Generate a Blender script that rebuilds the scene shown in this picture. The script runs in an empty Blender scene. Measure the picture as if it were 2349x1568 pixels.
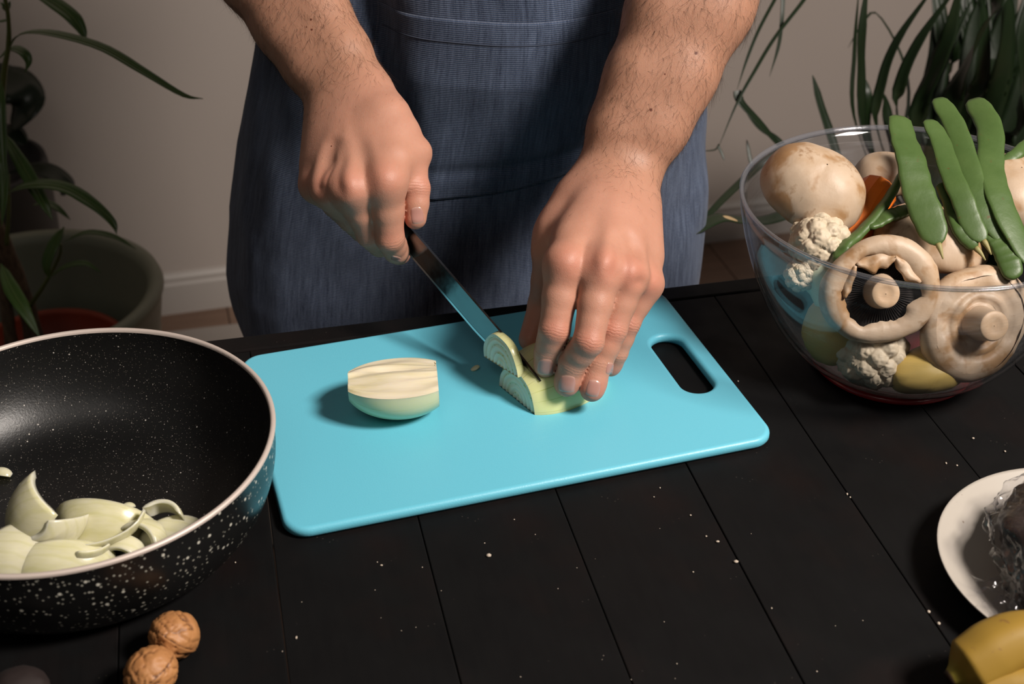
import bpy, bmesh, math, random
import numpy as np
from mathutils import Vector, Matrix, Euler
random.seed(7); RNG = np.random.default_rng(7)
SC = bpy.context.scene
COL = SC.collection

# ------------------------------------------------------------------ camera
F_PX, W_PX, H_PX = 3180.0, 2349.0, 1568.0
CX, CY = W_PX / 2, H_PX / 2
PITCH = math.radians(32.7)
CAM_H = 0.58                       # metres above the table top (table top is z = 0)
cam_d = bpy.data.cameras.new('camera')
cam = bpy.data.objects.new('camera', cam_d); COL.objects.link(cam)
cam.location = (0, 0, CAM_H)
cam.rotation_euler = (math.pi / 2 - PITCH, 0, 0)
cam_d.sensor_width = 36.0
cam_d.lens = F_PX / W_PX * 36.0
cam_d.clip_start = 0.02
cam_d.dof.use_dof = True
cam_d.dof.focus_distance = 0.985
cam_d.dof.aperture_fstop = 10.0
SC.camera = cam

# ------------------------------------------------------------------ light
def area(name, loc, target, sx, sy, power, col):
    l = bpy.data.lights.new(name, 'AREA'); l.shape = 'RECTANGLE'
    l.size, l.size_y, l.energy, l.color = sx, sy, power, col
    o = bpy.data.objects.new(name, l); COL.objects.link(o)
    o.location = loc
    d = Vector(target) - Vector(loc)
    o.rotation_euler = d.to_track_quat('-Z', 'Y').to_euler()
    return o
area('key_softbox', (1.20, 0.14, 1.52), (0.0, 0.92, 0.08), 0.42, 0.42, 62, (1.0, 0.91, 0.83))
area('added_fill', (-0.35, -0.35, 1.75), (0.0, 1.0, 0.0), 0.7, 0.7, 2.5, (1.0, 0.92, 0.85))  # added lamp standing in for ambient light, lifts the left side
wd = bpy.data.worlds.new('world'); SC.world = wd; wd.use_nodes = True
wd.node_tree.nodes['Background'].inputs[0].default_value = (1.0, 0.93, 0.86, 1)
wd.node_tree.nodes['Background'].inputs[1].default_value = 0.04
SC.view_settings.view_transform = 'Standard'
SC.view_settings.look = 'None'
SC.view_settings.gamma = 1.0
SC.view_settings.use_curve_mapping = False
SC.view_settings.exposure = 0.0
SC.cycles.max_bounces = 4; SC.cycles.diffuse_bounces = 2; SC.cycles.glossy_bounces = 2; SC.cycles.adaptive_threshold = 0.025; SC.cycles.adaptive_min_samples = 16; SC.cycles.transmission_bounces = 3; SC.cycles.transparent_max_bounces = 12
SC.cycles.caustics_reflective = False; SC.cycles.caustics_refractive = False

# ------------------------------------------------------------------ projection helpers
_c, _s = math.cos(PITCH), math.sin(PITCH)
FWD = np.array([0, _c, -_s]); UP = np.array([0, _s, _c]); RIGHT = np.array([1.0, 0, 0])
CAM = np.array([0, 0, CAM_H])
def ray(px, py):
    return FWD + RIGHT * ((px - CX) / F_PX) - UP * ((py - CY) / F_PX)
def P(px, py, d):
    return CAM + ray(px, py) * d
def onz(px, py, z=0.0):
    r = ray(px, py); return CAM + r * ((z - CAM_H) / r[2])
def ony(px, py, y):
    r = ray(px, py); return CAM + r * (y / r[1])
def unit(v):
    v = np.asarray(v, float); return v / max(np.linalg.norm(v), 1e-12)

# ------------------------------------------------------------------ objects
def tag(o, label=None, cat=None, group=None, kind=None):
    if label: o['label'] = label
    if cat: o['category'] = cat
    if group: o['group'] = group
    if kind: o['kind'] = kind
    return o
def link(name, me, parent=None, loc=None, rot=None):
    o = bpy.data.objects.new(name, me); COL.objects.link(o)
    if loc is not None: o.location = [float(v) for v in loc]
    if rot is not None: o.rotation_euler = rot
    if parent is not None: o.parent = parent
    return o
def empty(name, loc=(0, 0, 0), rz=0.0):
    o = bpy.data.objects.new(name, None); COL.objects.link(o)
    o.location = [float(v) for v in loc]; o.rotation_euler = (0, 0, rz); o.empty_display_size = 0.02
    return o
def mesh(name, V, Fc, mat=None, parent=None, smooth=True, loc=None, rot=None):
    me = bpy.data.meshes.new(name)
    V = np.asarray(V, float)
    me.from_pydata(V.tolist(), [], [list(map(int, f)) for f in Fc])
    me.update()
    if smooth: me.polygons.foreach_set('use_smooth', [True] * len(me.polygons))
    if mat is not None: me.materials.append(mat)
    return link(name, me, parent, loc, rot)
def fix_normals(o):
    bm = bmesh.new(); bm.from_mesh(o.data)
    bmesh.ops.recalc_face_normals(bm, faces=bm.faces); bm.to_mesh(o.data); bm.free(); return o
def fattr(me, name, vals):
    a = me.attributes.new(name, 'FLOAT', 'POINT'); a.data.foreach_set('value', np.asarray(vals, np.float32))
class MB:
    """collects geometry for one mesh"""
    def __init__(s): s.V = []; s.F = []; s.n = 0
    def add(s, V, Fc):
        V = np.asarray(V, float); s.V.append(V); s.F += [[i + s.n for i in f] for f in Fc]; s.n += len(V); return s
    def build(s, name, mat, parent=None, smooth=True, **k):
        return mesh(name, np.concatenate(s.V), s.F, mat, parent, smooth, **k)
def grid_faces(n, m, wrap_n=False, wrap_m=False, off=0):
    Fc = []
    for i in range(n if wrap_n else n - 1):
        for j in range(m if wrap_m else m - 1):
            i2, j2 = (i + 1) % n, (j + 1) % m
            Fc.append([off + i * m + j, off + i2 * m + j, off + i2 * m + j2, off + i * m + j2])
    return Fc
def lathe(prof, n=64, closed=False):
    """prof: list of (r,z); returns V,F. r=0 ends make fans (tiny ring kept)"""
    a = np.linspace(0, 2 * math.pi, n, endpoint=False)
    V = np.array([[[r * math.cos(t), r * math.sin(t), z] for t in a] for r, z in prof]).reshape(-1, 3)
    Fc = grid_faces(len(prof), n, wrap_n=closed, wrap_m=True)
    Fc = [[f[0], f[3], f[2], f[1]] for f in Fc]
    return V, Fc
def spline(pts, n):
    """Catmull-Rom through pts (any dimension)"""
    p = np.asarray(pts, float)
    if len(p) == 2: return np.linspace(p[0], p[1], n)
    q = np.vstack([2 * p[0] - p[1], p, 2 * p[-1] - p[-2]])
    seg = np.linspace(0, len(p) - 1, n); out = []
    for t in seg:
        i = min(int(t), len(p) - 2); u = t - i
        a, b, c_, d = q[i], q[i + 1], q[i + 2], q[i + 3]
        out.append(0.5 * (2 * b + (c_ - a) * u + (2 * a - 5 * b + 4 * c_ - d) * u * u + (3 * b - a - 3 * c_ + d) * u ** 3))
    return np.array(out)
def frames(C, ref):
    """tangent, side, normal along a polyline; normal stays close to ref"""
    C = np.asarray(C, float); T = np.gradient(C, axis=0); T /= np.linalg.norm(T, axis=1)[:, None] + 1e-12
    ref = np.broadcast_to(np.asarray(ref, float), C.shape)
    S = np.cross(T, ref); S /= np.linalg.norm(S, axis=1)[:, None] + 1e-12
    N = np.cross(S, T); return T, S, N
def tube(C, rad, n=10, ref=(0.1, 0.3, 1), flat=1.0, caps=True):
    C = np.asarray(C, float); T, S, N = frames(C, ref)
    rad = np.broadcast_to(np.asarray(rad, float), (len(C),))
    a = np.linspace(0, 2 * math.pi, n, endpoint=False)
    V = (C[:, None, :] + rad[:, None, None] * (np.cos(a)[None, :, None] * S[:, None, :] + flat * np.sin(a)[None, :, None] * N[:, None, :])).reshape(-1, 3)
    Fc = grid_faces(len(C), n, wrap_m=True)
    if caps:
        Fc.append(list(range(n))); Fc.append([(len(C) - 1) * n + i for i in range(n)][::-1])
    return V, Fc
def box(sx, sy, sz, bev=0.0, center=(0, 0, 0)):
    bm = bmesh.new(); bmesh.ops.create_cube(bm, size=1.0)
    for v in bm.verts: v.co = Vector((v.co.x * sx, v.co.y * sy, v.co.z * sz)) + Vector(center)
    if bev > 0: bmesh.ops.bevel(bm, geom=list(bm.edges), offset=bev, segments=2, profile=0.5, affect='EDGES')
    V = np.array([v.co[:] for v in bm.verts]); bm.verts.index_update()
    Fc = [[v.index for v in f.verts] for f in bm.faces]; bm.free(); return V, Fc
def ico(sub):
    bm = bmesh.new(); bmesh.ops.create_icosphere(bm, subdivisions=sub, radius=1.0)
    bm.verts.index_update(); V = np.array([v.co[:] for v in bm.verts]); Fc = [[v.index for v in f.verts] for f in bm.faces]
    bm.free(); return V, Fc
def rotm(ax, ay, az):
    return np.array(Euler((ax, ay, az)).to_matrix())
def basis(xaxis, zhint):
    x = unit(xaxis); y = unit(np.cross(zhint, x)); z = np.cross(x, y)
    return np.stack([x, y, z], 1)
def set_basis(o, M, loc):
    m = Matrix.Identity(4)
    for i in range(3):
        for j in range(3): m[i][j] = float(M[i][j])
        m[i][3] = float(loc[i])
    o.matrix_world = m
# value noise -------------------------------------------------------
def _hash(i, j, k, seed):
    h = (i.astype(np.int64) * 374761393 + j.astype(np.int64) * 668265263 + k.astype(np.int64) * 2147483647 + seed * 144665) & 0xffffffff
    h = ((h ^ (h >> 13)) * 1274126177) & 0xffffffff
    return ((h ^ (h >> 16)) & 0xffff) / 65535.0
def vnoise(p, scale=1.0, seed=0):
    p = np.asarray(p, float) * scale; i = np.floor(p).astype(np.int64); f = p - i; f = f * f * (3 - 2 * f)
    r = 0
    for dx in (0, 1):
        for dy in (0, 1):
            for dz in (0, 1):
                w = (f[..., 0] if dx else 1 - f[..., 0]) * (f[..., 1] if dy else 1 - f[..., 1]) * (f[..., 2] if dz else 1 - f[..., 2])
                r = r + w * _hash(i[..., 0] + dx, i[..., 1] + dy, i[..., 2] + dz, seed)
    return r * 2 - 1
def fbm(p, scale, oct=3, seed=0):
    return sum(vnoise(p, scale * 2 ** o, seed + o) * 0.5 ** o for o in range(oct))
# ------------------------------------------------------------------ materials
class NT:
    def __init__(s, name):
        s.m = bpy.data.materials.new(name); s.m.use_nodes = True; s.t = s.m.node_tree
        s.b = s.t.nodes['Principled BSDF']; s.out = s.t.nodes['Material Output']
    def n(s, typ, ins=None, **props):
        nd = s.t.nodes.new(typ)
        for k, v in props.items(): setattr(nd, k, v)
        for k, v in (ins or {}).items(): s.set(nd.inputs[k], v)
        return nd
    def set(s, sock, v):
        if isinstance(v, bpy.types.NodeSocket): s.t.links.new(v, sock)
        elif isinstance(v, bpy.types.Node): s.t.links.new(v.outputs[0], sock)
        else:
            if sock.type == 'RGBA' and len(v) == 3: v = (*v, 1)
            sock.default_value = v
    def P(s, **k):
        for a, v in k.items(): s.set(s.b.inputs[a.replace('_', ' ')], v)
        return s
    def coord(s, kind='Object', scale=(1, 1, 1), rot=(0, 0, 0), loc=(0, 0, 0)):
        tc = s.n('ShaderNodeTexCoord')
        return s.n('ShaderNodeMapping', {'Vector': tc.outputs[kind], 'Scale': scale, 'Rotation': rot, 'Location': loc}).outputs[0]
    def noise(s, vec, scale, detail=3.0, rough=0.55, dist=0.0):
        return s.n('ShaderNodeTexNoise', {'Vector': vec, 'Scale': scale, 'Detail': detail, 'Roughness': rough, 'Distortion': dist}).outputs[0]
    def vor(s, vec, scale, feature='F1', rnd=1.0):
        return s.n('ShaderNodeTexVoronoi', {'Vector': vec, 'Scale': scale, 'Randomness': rnd}, feature=feature)
    def ramp(s, fac, stops, interp='LINEAR'):
        r = s.n('ShaderNodeValToRGB', {'Fac': fac}); e = r.color_ramp; e.interpolation = interp
        while len(e.elements) < len(stops): e.elements.new(0.5)
        for el, (p, c) in zip(e.elements, stops):
            el.position = p; el.color = (*c, 1) if isinstance(c, (tuple, list)) and len(c) == 3 else ((c, c, c, 1) if not isinstance(c, (tuple, list)) else c)
        return r.outputs[0]
    def mix(s, fac, a, b, mode='MIX'):
        m = s.n('ShaderNodeMix', data_type='RGBA', blend_type=mode)
        s.set(m.inputs[0], fac); s.set(m.inputs[6], a); s.set(m.inputs[7], b); return m.outputs[2]
    def math(s, op, a, b=0.0, c=0.0, clamp=False):
        m = s.n('ShaderNodeMath', operation=op, use_clamp=clamp); s.set(m.inputs[0], a); s.set(m.inputs[1], b); s.set(m.inputs[2], c); return m.outputs[0]
    def attr(s, name):
        return s.n('ShaderNodeAttribute', attribute_name=name).outputs['Fac']
    def bump(s, h, strength=0.3, dist=0.001, normal=None):
        ins = {'Height': h, 'Strength': strength, 'Distance': dist}
        if normal is not None: ins['Normal'] = normal
        return s.n('ShaderNodeBump', ins).outputs[0]
    def sep(s, vec):
        return s.n('ShaderNodeSeparateXYZ', {'Vector': vec}).outputs
def plain(name, col, rough=0.5, **k):
    t = NT(name); t.P(Base_Color=col, Roughness=rough, **k); return t.m
MT = {}
# wall, trim, floor
t = NT('wall_paint'); v = t.coord('Object')
c = t.ramp(t.noise(v, 1.3, 2), [(0.3, (0.40, 0.345, 0.310)), (0.7, (0.43, 0.375, 0.340))])
blot = t.n('ShaderNodeTexVoronoi', {'Vector': v, 'Scale': 3.0}, feature='SMOOTH_F1').outputs[0]
c = t.mix(t.ramp(blot, [(0.05, 0.25), (0.13, 0.0)]), c, (0.30, 0.265, 0.24))
t.P(Base_Color=c, Roughness=0.8); MT['wall'] = t.m
MT['trim'] = plain('white_trim_paint', (0.42, 0.38, 0.35), 0.45)
t = NT('floor_laminate'); v = t.coord('Object', scale=(1, 14, 1)); oi = t.n('ShaderNodeObjectInfo').outputs['Random']
c = t.ramp(t.noise(v, 5, 4), [(0.3, (0.15, 0.085, 0.055)), (0.7, (0.23, 0.14, 0.095))])
c = t.mix(0.35, c, t.mix(oi, (0.13, 0.075, 0.05), (0.30, 0.20, 0.15)))
t.P(Base_Color=c, Roughness=0.45); MT['floor'] = t.m
MT['rug'] = plain('pale_woven_mat', (0.32, 0.28, 0.25), 0.9)
# table
t = NT('black_table_paint'); v = t.coord('Object'); vs = t.coord('Object', scale=(6, 0.6, 6))
g = t.noise(vs, 30, 4, 0.6)
sp = t.vor(v, 260); pres = t.ramp(t.noise(v, 40, 2), [(0.60, 0.0), (0.66, 1.0)])
speck = t.math('MULTIPLY', t.ramp(sp.outputs['Distance'], [(0.05, 1.0), (0.16, 0.0)]), pres)
red = t.ramp(t.noise(v, 9, 3), [(0.5, 0.0), (0.75, 1.0)])
c = t.mix(red, t.mix(g, (0.0042, 0.0042, 0.0046), (0.0068, 0.0066, 0.0066)), (0.0105, 0.0062, 0.0056))
c = t.mix(t.math('MULTIPLY', speck, 0.10), c, (0.30, 0.25, 0.21))
t.P(Base_Color=c, Roughness=t.ramp(t.noise(v, 25, 4), [(0.3, 0.45), (0.7, 0.62)]), Specular_IOR_Level=0.12, Normal=t.bump(g, 0.12, 0.0005)); MT['table'] = t.m
# cutting board
t = NT('turquoise_plastic'); v = t.coord('Object')
vs = t.coord('Object', scale=(1.0, 22, 1), rot=(0, 0, 0.5))
scr = t.ramp(t.noise(vs, 26, 5, 0.75), [(0.60, 0.0), (0.72, 1.0)])
msk = t.ramp(t.noise(v, 10, 2), [(0.5, 0.0), (0.62, 1.0)])
scr = t.math('MULTIPLY', scr, msk)
c = t.mix(t.math('MULTIPLY', scr, 0.10), t.mix(t.noise(v, 6, 2), (0.135, 0.525, 0.675), (0.150, 0.555, 0.715)), (0.45, 0.75, 0.8))
wv = t.vor(v, 900).outputs['Distance']
t.P(Base_Color=c, Roughness=0.40, Specular_IOR_Level=0.5, 
    Normal=t.bump(wv, 0.10, 0.0004, t.bump(scr, 0.15, 0.0003))); MT['board'] = t.m
# knife
t = NT('worn_steel'); v = t.coord('Object', scale=(2, 60, 60))
smu = t.noise(t.coord('Object'), 90, 4, 0.6)
t.P(Base_Color=(0.22, 0.22, 0.22), Metallic=1.0, Roughness=t.ramp(smu, [(0.35, 0.12), (0.7, 0.26)]), Normal=t.bump(t.noise(t.coord('Object'), 160, 3), 0.06, 0.0006)); MT['steel'] = t.m
MT['edge_steel'] = plain('ground_edge_steel', (0.75, 0.75, 0.76), 0.25, Metallic=1.0)
t = NT('dark_handle'); t.P(Base_Color=(0.02, 0.017, 0.015), Roughness=0.45); MT['handle'] = t.m
MT['rivet'] = plain('rivet_steel', (0.5, 0.5, 0.5), 0.3, Metallic=1.0)
# pan
def speckle(name, base, rough, sets, bumpy=0.05):
    t = NT(name); v = t.coord('Object'); c = base; h = 0.0
    for sc_, d0, d1, th, col, squash in sets:
        vv = t.coord('Object', scale=squash)
        vo = t.vor(vv, sc_); cellr = t.sep(vo.outputs['Color'])[0]
        f = t.math('MULTIPLY', t.ramp(vo.outputs['Distance'], [(d0, 1.0), (d1, 0.0)]), t.math('GREATER_THAN', cellr, th))
        c = t.mix(f, c, col)
    t.P(Base_Color=c, Roughness=rough, Specular_IOR_Level=0.5, Normal=t.bump(t.noise(v, 700, 2), bumpy, 0.0004)); return t.m
MT['pan_in'] = speckle('granite_coating_inside', (0.005, 0.005, 0.005), 0.40,
    [(430, 0.08, 0.20, 0.72, (0.32, 0.29, 0.26), (1, 1, 1)), (210, 0.07, 0.14, 0.86, (0.55, 0.51, 0.46), (1, 1, 1)), (800, 0.10, 0.26, 0.66, (0.14, 0.12, 0.10), (1, 1, 1))], 0.3)
MT['pan_out'] = speckle('granite_coating_outside', (0.007, 0.007, 0.007), 0.30,
    [(330, 0.12, 0.32, 0.45, (0.34, 0.33, 0.28), (1, 1, 1)), (190, 0.12, 0.26, 0.62, (0.62, 0.60, 0.52), (1, 1, 1))], 0.1)
MT['pan_rim'] = plain('bare_aluminium_rim', (0.66, 0.56, 0.50), 0.5, Metallic=0.3)
MT['bakelite'] = plain('black_bakelite', (0.012, 0.012, 0.012), 0.4)
# onion
def onion_face(name, axis, R):
    """cut flesh with rings across an axis"""
    t = NT(name); v = t.coord('Object'); x, y, z = t.sep(v)
    a, b = {'x': (y, z), 'y': (x, z)}[axis]
    r = t.math('SQRT', t.math('ADD', t.math('MULTIPLY', a, a), t.math('MULTIPLY', b, b)))
    nz = t.noise(v, 90, 2)
    rr = t.math('ADD', t.math('DIVIDE', r, R), t.math('MULTIPLY', nz, 0.10))
    w = t.math('FRACT', t.math('MULTIPLY', rr, 5.0))
    line = t.ramp(w, [(0.0, 1.0), (0.10, 0.35), (0.2, 0.0), (0.86, 0.0), (1.0, 1.0)])
    c = t.mix(nz, (0.72, 0.74, 0.56), (0.82, 0.82, 0.68))
    dots = t.ramp(t.vor(v, 520).outputs['Distance'], [(0.2, 1.0), (0.45, 0.2)])
    c = t.mix(t.math('MULTIPLY', line, dots), c, (0.36, 0.42, 0.07))
    t.P(Base_Color=c, Roughness=0.28, Subsurface_Weight=0.5, Subsurface_Radius=(0.006, 0.006, 0.003), Subsurface_Scale=1.0, Normal=t.bump(line, 0.25, 0.0006)); return t.m
def onion_skin(name, axis, lines, g0, g1, ang=22.0):
    """outer layer with veins running pole to pole along axis x"""
    t = NT(name); v = t.coord('Object'); x, y, z = t.sep(v)
    th = t.math('ARCTAN2', y, z)
    nz = t.noise(v, 22, 2)
    w = t.math('FRACT', t.math('ADD', t.math('MULTIPLY', th, ang / 6.2832), t.math('MULTIPLY', nz, 0.5)))
    line = t.ramp(w, [(0.0, 1.0), (0.045, 0.0), (0.955, 0.0), (1.0, 1.0)])
    brk = t.ramp(t.noise(v, 45, 2), [(0.4, 0.2), (0.6, 1.0)])
    c = t.mix(t.noise(t.coord('Object', scale=(0.4, 1, 1)), 40, 3), g0, g1)
    c = t.mix(t.math('MULTIPLY', t.math('MULTIPLY', line, brk), lines), c, (0.42, 0.44, 0.05))
    t.P(Base_Color=c, Roughness=0.25, Subsurface_Weight=0.5, Subsurface_Radius=(0.008, 0.008, 0.003), Subsurface_Scale=1.0, Normal=t.bump(t.noise(t.coord('Object', scale=(0.15, 1, 1)), 300, 3), 0.12, 0.0005)); return t.m
MT['onion_face'] = onion_face('onion_cut_face', 'x', 0.034)
MT['onion_skin'] = onion_skin('onion_outer_layer', 'x', 0.85, (0.72, 0.72, 0.30), (0.84, 0.82, 0.46))
MT['onion_under'] = onion_skin('onion_pale_green_layer', 'x', 0.5, (0.60, 0.63, 0.36), (0.74, 0.73, 0.50), 14.0)
t = NT('onion_fibrous_face'); v = t.coord('Object', scale=(0.12, 1, 1))
fb = t.noise(v, 130, 4, 0.6, 0.4)
c = t.ramp(fb, [(0.25, (0.66, 0.58, 0.30)), (0.42, (0.74, 0.66, 0.45)), (0.6, (0.78, 0.70, 0.54)), (0.8, (0.74, 0.62, 0.48))])
t.P(Base_Color=c, Roughness=0.35, Subsurface_Weight=0.4, Subsurface_Radius=(0.006, 0.005, 0.003), Subsurface_Scale=1.0, Normal=t.bump(fb, 0.3, 0.0010)); MT['onion_fibre'] = t.m
t = NT('onion_piece_flesh'); v = t.coord('Object'); fb = t.noise(t.coord('Object', scale=(0.2, 1, 1)), 260, 3)
oi = t.n('ShaderNodeObjectInfo').outputs['Random']
wv = t.n('ShaderNodeTexWave', {'Vector': v, 'Scale': 55.0, 'Distortion': 3.0, 'Detail': 1.0}, bands_direction='Y').outputs[1]
c = t.mix(fb, t.mix(oi, (0.60, 0.57, 0.25), (0.66, 0.63, 0.42)), (0.74, 0.70, 0.54))
c = t.mix(t.ramp(wv, [(0.75, 0.0), (1.0, 0.2)]), c, (0.50, 0.48, 0.14))
t.P(Base_Color=c, Roughness=0.25, Subsurface_Weight=0.5, Subsurface_Radius=(0.006, 0.006, 0.003), Subsurface_Scale=1.0, Normal=t.bump(fb, 0.2, 0.0006)); MT['onion_bit'] = t.m
t = NT('onion_cut_white'); fb = t.noise(t.coord('Object', scale=(0.2, 1, 1)), 200, 2)
t.P(Base_Color=t.mix(fb, (0.66, 0.64, 0.46), (0.78, 0.76, 0.64)), Roughness=0.22, Subsurface_Weight=0.4, Subsurface_Radius=(0.006, 0.006, 0.003), Subsurface_Scale=1.0); MT['onion_white'] = t.m
# walnut
t = NT('walnut_shell'); v = t.coord('Object'); h = t.attr('relief')
n1 = t.noise(v, 90, 4, 0.6, 0.5)
c = t.mix(n1, (0.34, 0.135, 0.045), (0.52, 0.25, 0.09))
c = t.mix(t.ramp(h, [(0.05, 1.0), (0.75, 0.0)]), c, (0.085, 0.028, 0.010))
t.P(Base_Color=c, Roughness=0.55, Normal=t.bump(n1, 0.5, 0.0012)); MT['walnut'] = t.m
MT['dark_fruit'] = plain('dark_fruit_skin', (0.012, 0.005, 0.004), 0.8)
# banana, plate
t = NT('banana_peel'); v = t.coord('Object')
c = t.mix(t.noise(v, 18, 3), (0.27, 0.16, 0.024), (0.34, 0.21, 0.032))
c = t.mix(t.ramp(t.noise(v, 120, 3), [(0.66, 0.0), (0.74, 1.0)]), c, (0.20, 0.10, 0.03))
c = t.mix(t.attr('green'), c, (0.33, 0.33, 0.05))
c = t.mix(t.attr('tip'), c, (0.035, 0.018, 0.012))
t.P(Base_Color=c, Roughness=0.58, Specular_IOR_Level=0.35, Normal=t.bump(t.noise(v, 60, 3), 0.12, 0.001)); MT['banana'] = t.m
t = NT('cream_stoneware'); v = t.coord('Object')
c = t.mix(t.ramp(t.noise(v, 150, 2), [(0.72, 0.0), (0.76, 1.0)]), (0.44, 0.40, 0.35), (0.24, 0.19, 0.15))
t.P(Base_Color=c, Roughness=0.3); MT['plate'] = t.m
t = NT('dried_fruit_dark'); v = t.coord('Object')
t.P(Base_Color=t.mix(t.noise(v, 70, 4), (0.006, 0.004, 0.004), (0.035, 0.02, 0.016)), Roughness=0.4, Normal=t.bump(t.noise(v, 120, 4), 0.6, 0.003)); MT['prune'] = t.m
t = NT('cured_sausage'); v = t.coord('Object')
t.P(Base_Color=t.mix(t.noise(v, 45, 4), (0.16, 0.045, 0.02), (0.30, 0.10, 0.045)), Roughness=0.5, Normal=t.bump(t.noise(v, 70, 3), 0.4, 0.002)); MT['sausage'] = t.m
def clear(name, tint, ior, rough, haze, hazecol, bumpn=None, facing=False):
    """thin clear sheet: straight transmission, Fresnel gloss and a touch of scattering haze"""
    t = NT(name); t.t.nodes.remove(t.b)
    nrm = None
    if bumpn:
        vv = t.n('ShaderNodeVectorMath', {0: t.coord('Object')}, operation='MULTIPLY_ADD')
        t.set(vv.inputs[2], t.n('ShaderNodeVectorMath', {0: t.n('ShaderNodeTexNoise', {'Vector': t.coord('Object'), 'Scale': 25.0}).outputs[1], 1: (0.03, 0.03, 0.03)}, operation='MULTIPLY').outputs[0]); t.set(vv.inputs[1], (1, 1, 1))
        nrm = t.bump(t.vor(vv.outputs[0], bumpn[0]).outputs['Distance'], bumpn[1], bumpn[2])
    tr = t.n('ShaderNodeBsdfTransparent', {'Color': tint}); gl = t.n('ShaderNodeBsdfGlossy', {'Color': (1, 1, 1), 'Roughness': rough})
    df = t.n('ShaderNodeBsdfDiffuse', {'Color': hazecol}); lw = t.n('ShaderNodeLayerWeight', {'Blend': 0.5}); f0 = ((ior - 1) / (ior + 1)) ** 2
    fr = t.math('MULTIPLY_ADD', t.math('POWER', lw.outputs['Facing'], 5.0), 0.85, f0)
    if nrm is not None:
        for nd in (gl, lw): t.set(nd.inputs['Normal'], nrm)
    m1 = t.n('ShaderNodeMixShader'); t.set(m1.inputs[0], haze); t.set(m1.inputs[1], tr); t.set(m1.inputs[2], df)
    m2 = t.n('ShaderNodeMixShader'); t.set(m2.inputs[0], fr); t.set(m2.inputs[1], m1); t.set(m2.inputs[2], gl)
    t.t.links.new(m2.outputs[0], t.out.inputs[0]); return t
t = clear('clear_plastic_bowl', (0.93, 0.94, 0.95), 1.45, 0.06, 0.0, (0.6, 0.62, 0.66))
v = t.coord('Object', scale=(1, 1, 14)); scr = t.ramp(t.noise(v, 14, 5, 0.75), [(0.54, 0.015), (0.74, 0.14)])
for nd in t.t.nodes:
    if nd.type == 'MIX_SHADER' and nd.inputs[0].default_value == 0.0 and not nd.inputs[0].is_linked: t.set(nd.inputs[0], scr)
MT['bowl'] = t.m
t = clear('milky_plastic_rim', (0.86, 0.88, 0.92), 1.5, 0.10, 0.12, (0.40, 0.41, 0.45)); MT['bowl_rim'] = t.m
MT['bowl_base'] = plain('red_plastic_base', (0.36, 0.015, 0.02), 0.25, Coat_Weight=0.5)
MT['film'] = clear('cling_film', (0.95, 0.95, 0.96), 1.45, 0.12, 0.004, (0.5, 0.5, 0.5), (36, 0.7, 0.006)).m
# vegetables
t = NT('mushroom_cap'); v = t.coord('Object'); n1 = t.noise(v, 26, 4, 0.6, 0.3); n2 = t.noise(t.coord('Object', scale=(1, 1, 0.3)), 70, 4, 0.6)
oi = t.n('ShaderNodeObjectInfo').outputs['Random']
n0 = t.noise(v, 34, 3, 0.55)
c = t.mix(n2, (0.46, 0.325, 0.22), (0.58, 0.46, 0.34))
c = t.mix(t.ramp(n0, [(0.44, 0.0), (0.60, 0.65)]), c, (0.43, 0.28, 0.16))
c = t.mix(t.ramp(n1, [(0.51, 0.0), (0.585, 0.85)]), c, (0.33, 0.18, 0.075))
c = t.mix(t.ramp(n2, [(0.60, 0.0), (0.68, 0.7)]), c, (0.26, 0.14, 0.06))
t.P(Base_Color=c, Roughness=0.5, Normal=t.bump(n2, 0.35, 0.0014)); MT['mush'] = t.m
MT['mush_stem'] = plain('mushroom_stem', (0.50, 0.37, 0.26), 0.55)
t = NT('mushroom_stem_cut'); v = t.coord('Object')
t.P(Base_Color=t.mix(t.noise(v, 160, 3), (0.56, 0.34, 0.18), (0.74, 0.55, 0.38)), Roughness=0.5); MT['mush_cut'] = t.m
t = NT('mushroom_gill_dark'); t.P(Base_Color=(0.018, 0.012, 0.010), Roughness=0.7); MT['gill'] = t.m
t = NT('cauliflower_curd'); v = t.coord('Object'); vo = t.vor(v, 130, 'SMOOTH_F1').outputs['Distance']
c = t.mix(t.noise(v, 30, 3), (0.52, 0.42, 0.29), (0.62, 0.53, 0.40))
t.P(Base_Color=c, Roughness=0.6, Normal=t.bump(vo, 0.8, 0.003)); MT['cauli'] = t.m
MT['cauli_stem'] = plain('cauliflower_stalk', (0.62, 0.66, 0.48), 0.45)
t = NT('potato_flesh'); v = t.coord('Object')
t.P(Base_Color=t.mix(t.noise(v, 30, 4), (0.54, 0.36, 0.09), (0.66, 0.48, 0.16)), Roughness=0.4); MT['potato'] = t.m
t = NT('carrot_skin'); v = t.coord('Object', scale=(0.3, 1, 1))
t.P(Base_Color=t.mix(t.noise(v, 110, 4), (0.78, 0.15, 0.012), (0.88, 0.24, 0.02)), Roughness=0.4); MT['carrot'] = t.m
t = NT('green_bean_skin'); v = t.coord('Object'); n1 = t.noise(v, 40, 4)
oi = t.n('ShaderNodeObjectInfo').outputs['Random']
c = t.mix(n1, (0.040, 0.085, 0.016), (0.092, 0.150, 0.042))
c = t.mix(t.ramp(t.noise(v, 150, 3), [(0.68, 0.0), (0.76, 0.7)]), c, (0.11, 0.045, 0.012))
t.P(Base_Color=c, Roughness=0.45, Normal=t.bump(t.noise(v, 220, 3), 0.25, 0.0008)); MT['bean'] = t.m
MT['bean_tip'] = plain('bean_stalk_end', (0.30, 0.26, 0.10), 0.6)
t = NT('broccoli_green'); v = t.coord('Object')
t.P(Base_Color=(0.045, 0.11, 0.015), Roughness=0.7, Normal=t.bump(t.vor(v, 420).outputs['Distance'], 1.0, 0.003)); MT['broc'] = t.m
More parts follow.
